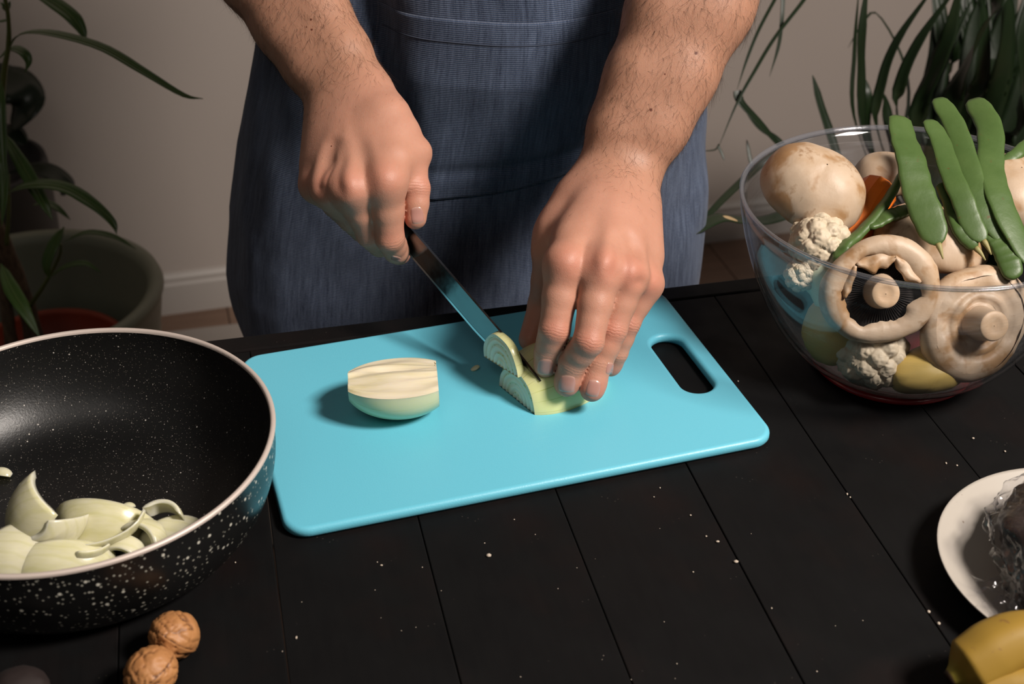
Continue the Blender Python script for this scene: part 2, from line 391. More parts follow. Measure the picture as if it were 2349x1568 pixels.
MT['broc_stem'] = plain('broccoli_stalk', (0.16, 0.26, 0.06), 0.5)
# plants and pots
def leafmat(name, a, b, rough=0.35):
    t = NT(name); v = t.coord('Object')
    t.P(Base_Color=t.mix(t.noise(v, 25, 3), a, b), Roughness=rough, Normal=t.bump(t.noise(v, 90, 2), 0.15, 0.001)); return t.m
MT['leaf'] = leafmat('ficus_leaf', (0.036, 0.085, 0.014), (0.070, 0.135, 0.024))
MT['leaf_dark'] = leafmat('rubber_leaf', (0.008, 0.016, 0.007), (0.014, 0.026, 0.010), 0.3)
MT['palm'] = leafmat('palm_leaf', (0.0035, 0.010, 0.0025), (0.008, 0.020, 0.0045), 0.45)
MT['palm_dry'] = plain('dried_leaf_end', (0.36, 0.25, 0.13), 0.7)
MT['midrib'] = plain('leaf_midrib', (0.10, 0.16, 0.035), 0.5)
t = NT('bark'); v = t.coord('Object', scale=(1, 1, 0.35)); n1 = t.noise(v, 160, 4, 0.65)
t.P(Base_Color=t.ramp(n1, [(0.3, (0.05, 0.03, 0.02)), (0.7, (0.20, 0.13, 0.08))]), Roughness=0.85, Normal=t.bump(n1, 0.9, 0.004)); MT['bark'] = t.m
MT['twig'] = plain('green_twig', (0.10, 0.13, 0.03), 0.5)
t = NT('olive_pot_plastic'); v = t.coord('Object')
t.P(Base_Color=t.mix(t.noise(v, 60, 2), (0.23, 0.24, 0.175), (0.26, 0.265, 0.195)), Roughness=0.5); MT['pot_green'] = t.m
MT['pot_grey'] = plain('dark_grey_pot', (0.045, 0.042, 0.040), 0.6)
MT['pot_red'] = plain('orange_red_pot', (0.36, 0.045, 0.012), 0.5)
t = NT('soil'); v = t.coord('Object'); t.P(Base_Color=t.mix(t.noise(v, 90, 4), (0.02, 0.012, 0.008), (0.09, 0.05, 0.03)), Roughness=0.95, Normal=t.bump(t.noise(v, 120, 4), 1.0, 0.006)); MT['soil'] = t.m
MT['crumb'] = plain('pale_crumb', (0.50, 0.42, 0.34), 0.8)
# skin
def skin_mat(moles):
    t = NT('skin'); v = t.coord('Object'); red = t.attr('red'); wr = t.attr('wr'); ax = t.attr('ax')
    n1 = t.noise(v, 55, 3, 0.6); n2 = t.noise(v, 420, 3, 0.6)
    c = t.mix(n1, (0.47, 0.225, 0.150), (0.55, 0.285, 0.200))
    c = t.mix(t.attr('hairy'), c, (0.42, 0.215, 0.138))
    c = t.mix(t.math('MULTIPLY', red, 0.8), c, (0.54, 0.150, 0.100))
    c = t.mix(t.math('MULTIPLY', t.ramp(n2, [(0.55, 0.0), (0.8, 1.0)]), 0.25), c, (0.40, 0.17, 0.11))
    pos = t.n('ShaderNodeNewGeometry').outputs['Position']
    for p, r in moles:
        d = t.n('ShaderNodeVectorMath', operation='DISTANCE'); t.set(d.inputs[0], pos); d.inputs[1].default_value = [float(q) for q in p]
        c = t.mix(t.ramp(t.math('DIVIDE', d.outputs['Value'], r * 2), [(0.35, 1.0), (0.6, 0.0)]), c, (0.13, 0.035, 0.018))
    wn = t.noise(v, 130, 3, 0.6)
    wave = t.math('SINE', t.math('ADD', t.math('MULTIPLY', ax, 1.35), t.math('MULTIPLY', wn, 7.0)))
    wave = t.math('MULTIPLY', t.math('POWER', t.math('ABSOLUTE', wave), 0.5), wr)
    pores = t.vor(v, 1500).outputs['Distance']
    b1 = t.bump(wave, 0.40, 0.0009)
    b2 = t.bump(pores, 0.16, 0.0005, b1)
    b3 = t.bump(t.noise(v, 240, 4, 0.6), 0.16, 0.0011, b2)
    t.P(Base_Color=c, Roughness=t.math('ADD', 0.44, t.math('MULTIPLY', n2, 0.14)), Specular_IOR_Level=0.42, Subsurface_Weight=0.22,
        Subsurface_Radius=(0.0042, 0.0016, 0.0009), Subsurface_Scale=1.0, Normal=b3)
    return t.m
t = NT('nail'); v = t.coord('Generated')
t.P(Base_Color=t.mix(t.attr('edge'), (0.46, 0.235, 0.195), (0.60, 0.42, 0.32)), Roughness=0.25, Specular_IOR_Level=0.6, Subsurface_Weight=0.2, Subsurface_Radius=(0.002, 0.001, 0.0006), Normal=t.bump(t.noise(t.coord('Object', scale=(1, 0.1, 0.1)), 600, 2), 0.05, 0.0003)); MT['nail'] = t.m
MT['hair'] = plain('dark_brown_hair', (0.030, 0.014, 0.007), 0.5)
# cloth
def denim(name, lo, hi, sc_=1.0):
    t = NT(name); uv = t.n('ShaderNodeUVMap').outputs[0]
    def m(s3): return t.n('ShaderNodeMapping', {'Vector': uv, 'Scale': s3}).outputs[0]
    streak = t.noise(m((480, 34, 1)), 1.0, 4, 0.65); streak2 = t.noise(m((150, 12, 1)), 1.0, 3, 0.6); spk = t.noise(m((1100, 620, 1)), 1.0, 2, 0.6); blot = t.noise(m((14, 14, 1)), 1.0, 3)
    u, w, _ = t.sep(m((1, 1, 1)))
    wu = t.math('SINE', t.math('MULTIPLY', u, 2 * math.pi * 620)); wv = t.math('SINE', t.math('ADD', t.math('MULTIPLY', w, 2 * math.pi * 620), t.math('MULTIPLY', t.math('GREATER_THAN', wu, 0.0), math.pi)))
    weave = t.math('MULTIPLY_ADD', t.math('MULTIPLY', wu, wv), 0.5, 0.5)
    f = t.math('ADD', t.math('MULTIPLY', streak, 0.60), t.math('ADD', t.math('MULTIPLY', streak2, 0.30), t.math('ADD', t.math('MULTIPLY', blot, 0.22), t.math('MULTIPLY', spk, 0.38))))
    f = t.ramp(f, [(0.55, 0.0), (0.98, 1.0)])
    base = t.mix(f, lo, hi)
    c = t.mix(t.math('MULTIPLY', t.ramp(weave, [(0.55, 0.0), (0.95, 1.0)]), t.math('MULTIPLY_ADD', f, 0.55, 0.12)), base, (0.40, 0.41, 0.46))
    t.P(Base_Color=c, Roughness=0.85, Specular_IOR_Level=0.2, Sheen_Weight=0.12, Normal=t.bump(weave, 0.5, 0.0008, t.bump(streak, 0.25, 0.0008))); return t.m
MT['denim'] = denim('denim_apron_cloth', (0.010, 0.019, 0.046), (0.090, 0.130, 0.220))
MT['stitch'] = plain('seam_thread', (0.05, 0.06, 0.09), 0.9)
MT['shirt'] = plain('dark_navy_cotton', (0.018, 0.022, 0.035), 0.9)
MT['trousers'] = denim('dark_jeans', (0.02, 0.026, 0.045), (0.055, 0.066, 0.10))
# ------------------------------------------------------------------ room
FLOOR_Z = -0.75
wa = math.radians(15.0)
W0 = np.array([-0.632, 2.177, FLOOR_Z]); WU = np.array([math.cos(wa), math.sin(wa), 0]); WN = np.array([math.sin(wa), -math.cos(wa), 0])
wall = mesh('wall_back', *box(5.0, 0.1, 2.6, 0.0, (0.6, 0.05, 1.3)), MT['wall'], None, False)
tag(wall, 'plain warm grey painted wall behind the cook', kind='structure'); wall.location = W0; wall.rotation_euler = (0, 0, wa)
prof = [(0, 0), (-0.014, 0), (-0.014, 0.058), (-0.011, 0.064), (-0.011, 0.072), (-0.006, 0.078), (0, 0.080)]
V = np.array([[x, y, z] for x in (-1.9, 3.1) for y, z in prof]); k = len(prof)
Fc = [[i, (i + 1) % k, k + (i + 1) % k, k + i] for i in range(k)] + [list(range(k))[::-1], list(range(k, 2 * k))]
bb = fix_normals(mesh('baseboard_back', V, Fc, MT['trim'], None, False)); bb.location = W0; bb.rotation_euler = (0, 0, wa)
tag(bb, 'pale painted skirting board along the back wall', kind='structure')
fl = mesh('floor', *box(5.0, 4.0, 0.05, 0.0, (0.6, -1.9, -0.0305)), MT['floor'], None, False); fl.location = W0; fl.rotation_euler = (0, 0, wa)
tag(fl, 'brown wood laminate floor', kind='structure')
plank_v, plank_f = box(0.188, 3.9, 0.006, 0.0012, (0, 0, -0.003))
pl0 = None
for i in range(14):
    if pl0 is None:
        pl0 = mesh('floor_plank', plank_v, plank_f, MT['floor'], fl, False); o = pl0
    else:
        o = pl0.copy(); COL.objects.link(o); o.parent = fl
    o.location = (-0.75 + i * 0.19, -1.962, 0)
mat_o = mesh('floor_mat', *box(1.55, 0.62, 0.006, 0.002), MT['rug'], None, False)
p0 = onz(560, 738, FLOOR_Z); mat_o.location = (*(p0 - WU * 0.62 - np.array([-WN[0], -WN[1], 0]) * 0.30)[:2], FLOOR_Z + 0.0032); mat_o.rotation_euler = (0, 0, math.radians(13))
tag(mat_o, 'flat pale grey-brown mat lying on the floor behind the table', 'mat')

# ------------------------------------------------------------------ table
ta = math.radians(12.6); TO = np.array([0.0196, 0.963, 0.0])
table = empty('wooden_table', (TO[0], TO[1], FLOOR_Z), ta)
tag(table, 'black painted plank table under the blue cutting board', 'table')
TZ = -FLOOR_Z
U0, PW = -0.231 - 5 * 0.0938, 0.0938
first = None
for i in range(16):
    if first is None:
        first = mesh('plank', *box(PW - 0.0006, 0.80, 0.022, 0.0007, (0, 0, -0.011)), MT['table'], table, False); o = first
    else:
        o = first.copy(); COL.objects.link(o); o.parent = table
    o.location = (U0 + (i + 0.5) * PW, -0.0225 - 0.40, TZ - (0.0003 if i % 3 == 1 else 0.0))
mesh('edge_board', *box(16 * PW, 0.020, 0.024, 0.0015, (U0 + 8 * PW, -0.0105, TZ - 0.0118)), MT['table'], table, False)
mesh('edge_board', *box(16 * PW, 0.020, 0.024, 0.0015, (U0 + 8 * PW, -0.8345, TZ - 0.0118)), MT['table'], table, False)
for y in (-0.06, -0.785):
    mesh('apron_rail', *box(16 * PW - 0.1, 0.02, 0.08, 0.002, (U0 + 8 * PW, y, TZ - 0.0625)), MT['table'], table, False)
for sx in (0.05, 16 * PW - 0.05):
    for y in (-0.06, -0.785):
        mesh('leg', *box(0.05, 0.05, TZ - 0.023, 0.003, (U0 + sx, y, (TZ - 0.023) / 2)), MT['table'], table, False)

# ------------------------------------------------------------------ cutting board
BZ = 0.0085
c_nl, c_fl, c_nr, c_fr = (onz(*p, BZ)[:2] for p in ((655, 1223), (546, 818), (1788, 1001), (1512, 658)))
bx = unit((c_nr - c_nl) + (c_fr - c_fl)); by = np.array([-bx[1], bx[0]])
BC = (c_nl + c_fl + c_nr + c_fr) / 4
BL = (np.linalg.norm(c_nr - c_nl) + np.linalg.norm(c_fr - c_fl)) / 2; BWD = (np.linalg.norm(c_fl - c_nl) + np.linalg.norm(c_fr - c_nr)) / 2
BANG = math.atan2(bx[1], bx[0])
def rrect(hx, hy, r, n=10):
    pts = []
    for sx, sy, a0 in ((1, 1, 0), (-1, 1, 90), (-1, -1, 180), (1, -1, 270)):
        for k in range(n + 1):
            a = math.radians(a0 + 90 * k / n); pts.append((sx * (hx - r) + r * math.cos(a), sy * (hy - r) + r * math.sin(a)))
    return np.array(pts)
def to_board(px, py):
    q = onz(px, py, BZ)[:2] - BC; return np.array([q @ bx, q @ by])
sa, sb = to_board(1525, 768), to_board(1606, 898)
SLOT_C = (sa + sb) / 2; SLOT_L = np.linalg.norm(sb - sa)
def board_mesh():
    bm = bmesh.new(); rb = 0.0036
    def loops(fn, sgn):
        L = []
        for k in range(7):
            a = math.pi / 2 * k / 6
            L.append((fn(sgn * rb * (1 - math.sin(a)) * -1), BZ - rb + rb * math.cos(a)) if False else (fn(-sgn * rb * (1 - math.sin(a))), BZ - rb * (1 - math.cos(a))))
        L.append((fn(0.0), 0.003)); L.append((fn(-sgn * 0.0015), 0.0006))
        rings = [[bm.verts.new((x, y, z)) for x, y in pts] for pts, z in L]
        for A, B in zip(rings[:-1], rings[1:]):
            n = len(A)
            for i in range(n): bm.faces.new([A[i], A[(i + 1) % n], B[(i + 1) % n], B[i]])
        return rings
    outer = loops(lambda d: rrect(BL / 2 + d, BWD / 2 + d, 0.017 + d), 1)
    hw = 0.0125
    def slot(d):
        p = rrect(hw + d, SLOT_L / 2 + d, hw + d - 1e-4); p = p @ np.array([[1, 0], [0, 1]]); return p + SLOT_C
    inner = loops(slot, -1)
    for idx in (0, -1):
        es = []
        for R in (outer[idx], inner[idx]):
            for i in range(len(R)):
                es.append(bm.edges.get((R[i], R[(i + 1) % len(R)])))
        bmesh.ops.triangle_fill(bm, use_beauty=True, edges=es)
    bmesh.ops.recalc_face_normals(bm, faces=bm.faces)
    me = bpy.data.meshes.new('cutting_board'); bm.to_mesh(me); bm.free(); me.materials.append(MT['board'])
    me.polygons.foreach_set('use_smooth', [len(p.vertices) == 4 for p in me.polygons])
    return me
board = link('cutting_board', board_mesh(), None, (BC[0], BC[1], 0), (0, 0, BANG))
tag(board, 'turquoise plastic cutting board with an oval grip hole', 'cutting board')
# ------------------------------------------------------------------ knife
# the onion half under the fingers is laid out first, the blade tip rests on it
okd = unit([0.57, -0.82, 0]); axB = np.array([-okd[1], okd[0], 0]); NB = onz(1226, 951, BZ)
RB, LAX, ZB, X0 = 0.0318, 0.0435, 1.10, -0.0325
rB0 = RB * math.sqrt(1 - abs(X0 / LAX) ** 2.3)
cB = NB - axB * X0 - okd * rB0; cB[2] = BZ
def onion_gap(q):
    q = np.asarray(q) - cB; r = RB * math.sqrt(max(0.0, 1 - min(1, abs(q @ axB) / LAX) ** 2.3)); return math.hypot(q @ okd, q[2] / ZB) - r
zt = 0.026
while onion_gap(onz(1240, 874, zt)) < 0.0008 and zt < 0.05: zt += 0.0005
KT = onz(1240, 874, zt)                          # tip
KH = ony(950, 548, 0.905)                        # heel at the spine side
kd = unit((KT - KH) * np.array([1, 1, 0])); KN = np.array([kd[1], -kd[0], 0])   # horizontal direction to the tip, left-facing normal
def blade_pts():
    L = np.linalg.norm((KT - KH)[:2]); slope = (KT[2] - KH[2]) / L
    top = []; bot = []
    for s in np.linspace(-0.012, L, 44):
        base = KH + kd * s; zt = KH[2] + slope * s
        q = max(0.0, s / L)
        drop = -0.0030 * max(0, (q - 0.72) / 0.28) ** 2
        h = 0.0262 * (1 - max(0.0, (q - 0.45) / 0.55) ** 2.0)
        top.append((base[0], base[1], zt + 0.004 * (1 - q) + (0.003 + drop) * (1 if q < 1 else 1))); bot.append((base[0], base[1], zt + 0.004 * (1 - q) + 0.003 + drop - h))
    return np.array(top), np.array(bot)
kt, kb = blade_pts(); n = len(kt)
knife = empty('kitchen_knife', KT)
tag(knife, 'steel kitchen knife held in the fist, blade on the onion', 'knife')
M4 = Matrix.Translation([-float(q) for q in KT])
def wl(V, base): return np.asarray(V) - np.asarray(base)
t0 = 0.0009
rows = []
for fz, th in ((1.0, t0), (0.75, t0 * 0.85), (0.5, t0 * 0.6), (0.22, t0 * 0.35), (0.0, 0.00005)):
    rows.append((kb + (kt - kb) * fz, th))
ring = [p + KN * th for p, th in rows] + [p - KN * th for p, th in rows[::-1]]
V = np.stack(ring, 1).reshape(-1, 3); m = len(ring)
Fc = grid_faces(n, m, wrap_m=True) + [list(range(m)), [(n - 1) * m + i for i in range(m)][::-1]]
o = fix_normals(mesh('blade', wl(V, KT), Fc, MT['steel'], knife, False))
bv = []
for sg in (1, -1):
    bv.append(np.stack([kb + KN * sg * 0.00012, kb + (kt - kb) * 0.10 + KN * sg * (t0 * 0.22 + 0.00012)], 1))
mb = MB()
for b in bv: mb.add(b.reshape(-1, 3), grid_faces(n, 2))
mb.build('cutting_edge', MT['edge_steel'], knife, False, loc=None).data.transform(M4)
HA = KH - kd * 0.008 + np.array([0, 0, -0.004]); hdir = unit((KH - KT)); HB = HA + hdir * 0.112
hc = np.array([HA + (HB - HA) * t for t in np.linspace(0, 1, 14)])
hr = np.array([0.0105, 0.0118, 0.0122, 0.0115, 0.0110, 0.0112, 0.0118, 0.0122, 0.0124, 0.0122, 0.0118, 0.0114, 0.0108, 0.0060])
T_, S_, N_ = frames(hc, (0, 0, 1))
V, Fc = tube(hc, hr, 14, (0, 0, 1)); V2 = V - np.repeat(hc, 14, 0)
V2 = V2 - np.einsum('ij,ij->i', V2, np.repeat(S_, 14, 0))[:, None] * np.repeat(S_, 14, 0) * 0.28
fix_normals(mesh('handle', V2 + np.repeat(hc, 14, 0) - KT, Fc, MT['handle'], knife))

# ------------------------------------------------------------------ onions
def half_onion(name, L0, L1, R, Lax, dome_up, mats, face_ridge=0.0, nl=40, na=40, prof_pow=2.0, capdepth=0.0006, seed=1, xoff=0.0):
    """half onion along local x from L0 to L1; flat side on local z=0; mats = (dome, flat, endcaps)"""
    xs = np.linspace(L0, L1, nl); sg = 1 if dome_up else -1
    rad = R * np.sqrt(np.clip(1 - np.abs((xs - xoff) / Lax) ** prof_pow, 0.0, 1))
    an = np.linspace(0, math.pi, na)
    V = []
    for x, r in zip(xs, rad):
        for a in an:
            rr = r * (1 + 0.012 * math.sin(7 * a + seed) + 0.008 * math.sin(3 * a + x * 90))
            V.append((x, rr * math.cos(a), sg * rr * math.sin(a)))
    V = np.array(V); dome = (V, grid_faces(nl, na))
    nf = 33; W = []
    for x, r in zip(xs, rad):
        for q in np.linspace(-1, 1, nf):
            y = q * r * (1 + 0.012 * math.sin((0 if q > 0 else 7 * math.pi) + seed))
            zz = face_ridge * (1.5 * vnoise(np.array([[q * 3.2 * (1 - .25 * x / 0.03), x * 22, seed]]))[0] + 0.7 * vnoise(np.array([[q * 8.5, x * 40, seed + 4]]))[0] + 1.6 * (1 - q * q)) * (1 - q ** 8)
            W.append((x, y, zz))
    flat = (np.array(W), grid_faces(nl, nf))
    caps = []
    for xe, r, sgn in ((L0, rad[0], -1), (L1, rad[-1], 1)):
        rows_ = np.linspace(0.0, 1, 22); VV = []
        for q in rows_:
            for a in an:
                dx = sgn * capdepth * (math.cos(q * 5.0 * 2 * math.pi) - 1)
                if q > 0.97: dx = 0
                rr = r * q * (1 + 0.012 * math.sin(7 * a + seed) + 0.008 * math.sin(3 * a + xe * 90))
                VV.append((xe + dx, rr * math.cos(a), sg * rr * math.sin(a)))
        caps.append((np.array(VV), grid_faces(len(rows_), na)))
    return dome, flat, caps
def onion_obj(name, parts, mats, loc, M, label, extra=None):
    root = empty(name, loc); dome, flat, caps = parts
    for nm, (V, Fc), mt in (('outer_layer', dome, mats[0]), ('flat_cut', flat, mats[1])):
        mesh(nm, V, Fc, mt, root)
    for V, Fc in caps: mesh('cut_face', V, Fc, mats[2], root)
    for ch in root.children: fix_normals(ch)
    set_basis(root, M, loc); tag(root, label, 'onion'); return root
# left half: cut side up
oa, ob = onz(800, 893, 0.030), onz(1004, 882, 0.030)
axA = unit((ob - oa) * [1, 1, 0]); ctrA = (oa + ob) / 2; LA = np.linalg.norm(ob - oa)
RA = 0.0292
partsA = half_onion('onion', -LA / 2, LA / 2, RA, 0.0398, False, None, 0.0018, seed=2, prof_pow=2.05, xoff=0.004)
MA = basis(axA, (0, 0.0, 1)) @ rotm(math.radians(-5), math.radians(-1), 0)
onA = onion_obj('onion_half', partsA, (MT['onion_under'], MT['onion_fibre'], MT['onion_fibre']), (ctrA[0], ctrA[1], BZ + RA * 0.985), MA,
          'peeled onion half lying cut side up, left of the knife')
# half under the fingers: flat side down, cut end towards the left
partsB = half_onion('onion', X0, 0.036, RB, LAX, True, None, 0, seed=4, prof_pow=2.3)
MBs = basis(axB, (0, 0, 1)) @ np.diag([1, 1, ZB])
onB = onion_obj('onion_half', partsB, (MT['onion_skin'], MT['onion_skin'], MT['onion_face']), cB, MBs,
          'yellow-green onion half being sliced under the fingertips')
# slice leaning on the blade
def onion_slice(name, r, th, c, M, label):
    dome, flat, caps = half_onion(name, -th / 2, th / 2, r * 1.02, th * 2.6, True, None, 0, nl=8, seed=5)
    return onion_obj(name, (dome, flat, caps), (MT['onion_skin'], MT['onion_skin'], MT['onion_face2']), c, M, label)
MT['onion_face2'] = onion_face('onion_slice_face', 'x', 0.026)
cS = cB + axB * (X0 + 0.0005) - okd * 0.0165 + np.array([0, 0, 0.0205])
MS = basis(axB, (0, 0, 1)) @ rotm(math.radians(-7), 0, 0) @ np.diag([1, 1, 1.15])
onion_slice('onion_slice', 0.0215, 0.0060, cS, MS, 'thick onion slice stuck to the side of the knife blade')
# crumb on the board
bc = onz(1090, 842, BZ + 0.002)
V, Fc = ico(2); V = V * [0.0036, 0.0022, 0.0012] + 0.0012 * np.sin(V[:, [0]] * 2) * [0, 0, 1]
o = mesh('onion_bit', V, Fc, MT['onion_bit'], None, True, (bc[0], bc[1], BZ + 0.0013), (0.2, 0.1, 0.5)); tag(o, 'tiny onion crumb on the board between knife and onion half', 'onion')

# ------------------------------------------------------------------ frying pan
PX, PY, PR, PH = -0.2735, 0.6865, 0.1262, 0.070
pan = empty('frying_pan', (PX, PY, 0))
tag(pan, 'black stone-speckled frying pan holding onion pieces', 'frying pan')
def arcp(r0, z0, r1, z1, bulge, n=14):
    out = []
    for k in range(n + 1):
        q = k / n; a = q * math.pi / 2
        out.append((r0 + (r1 - r0) * math.sin(a) ** bulge, z0 + (z1 - z0) * (1 - math.cos(a)) ** bulge))
    return out
inner = [(0.0005, 0.0065), (0.03, 0.0065), (0.06, 0.0066), (0.078, 0.007)] + arcp(0.080, 0.0072, PR - 0.0026, PH - 0.0008, 0.9)
outer = [(PR, PH - 0.0006), (PR - 0.0006, PH - 0.006)] + arcp(0.090, 0.0006, PR - 0.0008, PH - 0.012, 0.9)[::-1] + [(0.088, 0.0003), (0.06, 0.0003), (0.0005, 0.0003)]
mesh('cooking_surface', *lathe(inner, 128), MT['pan_in'], pan)
mesh('outer_wall', *lathe(outer, 128), MT['pan_out'], pan)
rim = [(PR - 0.0030, PH - 0.0020), (PR - 0.0028, PH - 0.0003), (PR - 0.0016, PH + 0.0005), (PR - 0.0002, PH + 0.0002), (PR + 0.0006, PH - 0.0008), (PR + 0.0003, PH - 0.0022)]
mesh('rim', *lathe(rim, 128), MT['pan_rim'], pan)
for ch in pan.children: fix_normals(ch)
ha = math.radians(196); hd = np.array([math.cos(ha), math.sin(ha), 0])
hc = spline([hd * (PR - 0.002) + [0, 0, 0.052], hd * (PR + 0.04) + [0, 0, 0.066], hd * (PR + 0.11) + [0, 0, 0.078], hd * (PR + 0.18) + [0, 0, 0.080]], 16)
V, Fc = tube(hc, np.interp(np.linspace(0, 1, 16), [0, .15, .6, .92, 1], [0.008, 0.009, 0.0125, 0.013, 0.006]), 12, (0, 0, 1), 0.7)
mesh('handle', V, Fc, MT['bakelite'], pan)
def pan_z(x, y):
    r = math.hypot(x - PX, y - PY)
    return float(np.interp(r, [p[0] for p in inner], [p[1] for p in inner]))
def onion_piece(Rx, R, th, a0, a1, l0, l1, nl=16, na=18):
    """piece of one onion layer: shell patch between angles a0..a1, axial l0..l1 (fractions of Rx)"""
    xs = np.linspace(l0, l1, nl); an = np.linspace(a0, a1, na); outV = []; inV = []
    for x in xs:
        r = R * math.sqrt(max(1 - x * x, 0.02))
        for a in an:
            e = min(1, 6 * min((a - a0), (a1 - a)) / (a1 - a0) + 0.25)
            outV.append((x * Rx, r * math.cos(a), r * math.sin(a))); inV.append((x * Rx * 0.97, (r - th * e) * math.cos(a), (r - th * e) * math.sin(a)))
    nV = len(outV); V = np.array(outV + inV); V -= V.mean(0); Fc = grid_faces(nl, na) + [f[::-1] for f in grid_faces(nl, na, off=nV)]
    def strip(ids):
        for i, j in zip(ids[:-1], ids[1:]): Fc.append([i, j, j + nV, i + nV])
    strip([i * na for i in range(nl)]); strip([i * na + na - 1 for i in range(nl)][::-1])
    strip(list(range(na))[::-1]); strip([(nl - 1) * na + j for j in range(na)])
    return V, Fc
PIECES = [  # px, py, lift, Rx, R, th, a0,a1, l0,l1, rot, label
    (50, 1186, 0.020, .034, .027, .0035, .5, 2.3, -.95, .35, (0.5, -0.80, 0.35), 'large curved onion wedge at the left edge of the pan heap'),
    (150, 1222, 0.012, .026, .022, .0032, .5, 2.2, -.8, .8, (2.5, 0.5, 1.2), 'upright onion wedge with a yellow edge in the middle of the pan heap'),
    (225, 1200, 0.008, .033, .026, .004, .9, 2.2, -.95, .95, (1.0, 0.05, -0.10), 'long yellowish onion piece at the back of the pan heap'),
    (232, 1230, 0.012, .030, .020, .0026, .8, 2.5, -.97, .97, (2.55, -0.12, 0.25), 'whitish onion strip lying across the pan heap'),
    (55, 1262, 0.012, .034, .028, .0035, .9, 2.3, -.95, .9, (0.6, 0.0, 0.50), 'broad pale onion wedge at the lower left of the pan'),
    (130, 1288, 0.006, .034, .023, .0026, 1.0, 2.2, -.97, .97, (0.7, 0.0, 0.16), 'thin green-edged onion strip nearest the pan rim'),
    (205, 1270, 0.008, .018, .017, .003, .5, 2.4, -.7, .7, (2.7, 0.25, 0.9), 'short thick onion chunk in front of the whitish strip'),
    (290, 1254, 0.008, .018, .0135, .003, .25, 2.9, -.35, .30, (0.25, 0.0, 1.35), 'small white onion arc right of the thick chunk'),
    (342, 1214, 0.012, .020, .0175, .0034, .3, 2.7, -.40, .40, (0.2, 0.55, 1.1), 'curled onion ring segment at the right of the heap'),
    (382, 1168, 0.016, .018, .0150, .0028, .2, 2.5, -.32, .32, (0.15, 1.25, 1.25), 'green-tinged onion hook standing up at the heap right end'),
    (395, 1220, 0.005, .022, .016, .0026, .9, 2.3, -.9, .9, (0.5, 0.0, 0.4), 'flat onion sliver under the curled segment'),
    (110, 1270, 0.009, .022, .018, .0028, .7, 2.4, -.9, .9, (2.6, 0.1, -0.4), 'onion layer showing between the two lower left wedges'),
    (296, 1158, 0.0015, .005, .004, .0016, .5, 2.2, -.8, .8, (0.2, 0.3, 0.6), 'small loose onion flake behind the heap'),
    (2, 1082, 0.003, .008, .006, .002, .6, 2.2, -.9, .9, (0.2, 0, -0.2), 'onion flake at the left frame edge inside the pan'),
]
for px, py, lift, Rx, R, th, a0, a1, l0, l1, rot, lab in PIECES:
    q = onz(px, py, 0.0068 + lift)
    V, Fc = onion_piece(Rx, R, th, a0, a1, l0, l1)
    V = V @ rotm(*rot).T
    zmin = V[:, 2].min()
    z0 = max(q[2], pan_z(q[0], q[1]) - zmin + 0.0005)
    q = onz(px, py, z0)
    o = fix_normals(mesh('onion_piece', V, Fc, MT['onion_bit'], None, True, q)); o.data.materials.append(MT['onion_white'])
    k_ = 15 * 17; o.data.polygons.foreach_set('material_index', [0] * k_ + [1] * (len(o.data.polygons) - k_)); tag(o, lab, 'onion', 'chopped onion pieces in the pan')

# ------------------------------------------------------------------ walnuts
def walnut_mesh(seed, a, b, c_):
    V, Fc = ico(5); th = np.arctan2(V[:, 1], V[:, 0]); lat = V[:, 2]
    sw = V + 0.10 * np.stack([vnoise(V, 2.0, seed + 20), vnoise(V, 2.0, seed + 21), 0 * lat], 1)
    g = fbm(V, 1.8, 2, seed); g2 = np.abs(vnoise(sw * [1, 1, 0.22] + 9, 3.6, seed + 5)); g3 = np.abs(vnoise(sw * [1, 1, 0.2] + 3, 6.5, seed + 9))
    groove = np.clip(1 - g2 / 0.17, 0, 1) ** 1.3 + 0.5 * np.clip(1 - g3 / 0.13, 0, 1)
    seam = np.exp(-(V[:, 1] / 0.11) ** 2) * 0.045 - 0.04 * np.exp(-(V[:, 1] / 0.025) ** 2)
    r = 1 + 0.04 * g - 0.085 * groove + seam + 0.10 * np.clip(lat - 0.88, 0, 1)
    r *= 1 - 0.04 * np.abs(lat) ** 3
    W = V * r[:, None] * [a, b, c_]
    return W, Fc, np.clip(1 - groove * 0.8 - 0.7 * np.exp(-(V[:, 1] / 0.03) ** 2), 0, 1)
WN_ = [((400, 1457), 3, (.0143, .0138, .0166), (0.75, 0.35, -0.5), 'brown walnut standing behind the other walnut, nearer the pan'),
       ((346, 1541), 8, (.0152, .0142, .0158), (1.15, -0.5, 0.4), 'walnut cut off by the bottom frame edge, in front of the other')]
for (px, py), sd, dim, rot, lab in WN_:
    V, Fc, h = walnut_mesh(sd, *dim); V = V @ rotm(*rot).T
    q = onz(px, py, -V[:, 2].min())
    o = mesh('walnut', V, Fc, MT['walnut'], None, True, q); fattr(o.data, 'relief', h); tag(o, lab, 'walnut', 'walnuts by the pan')
V, Fc = ico(4); V = V * (1 + 0.05 * fbm(V, 2.5, 3, 4))[:, None] * [0.016, 0.013, 0.011]
q = onz(45, 1578, 0.011); o = mesh('dried_fig', V, Fc, MT['dark_fruit'], None, True, (q[0], q[1], -V[:, 2].min())); tag(o, 'dark reddish-brown fruit barely showing at the bottom left corner', 'fruit')

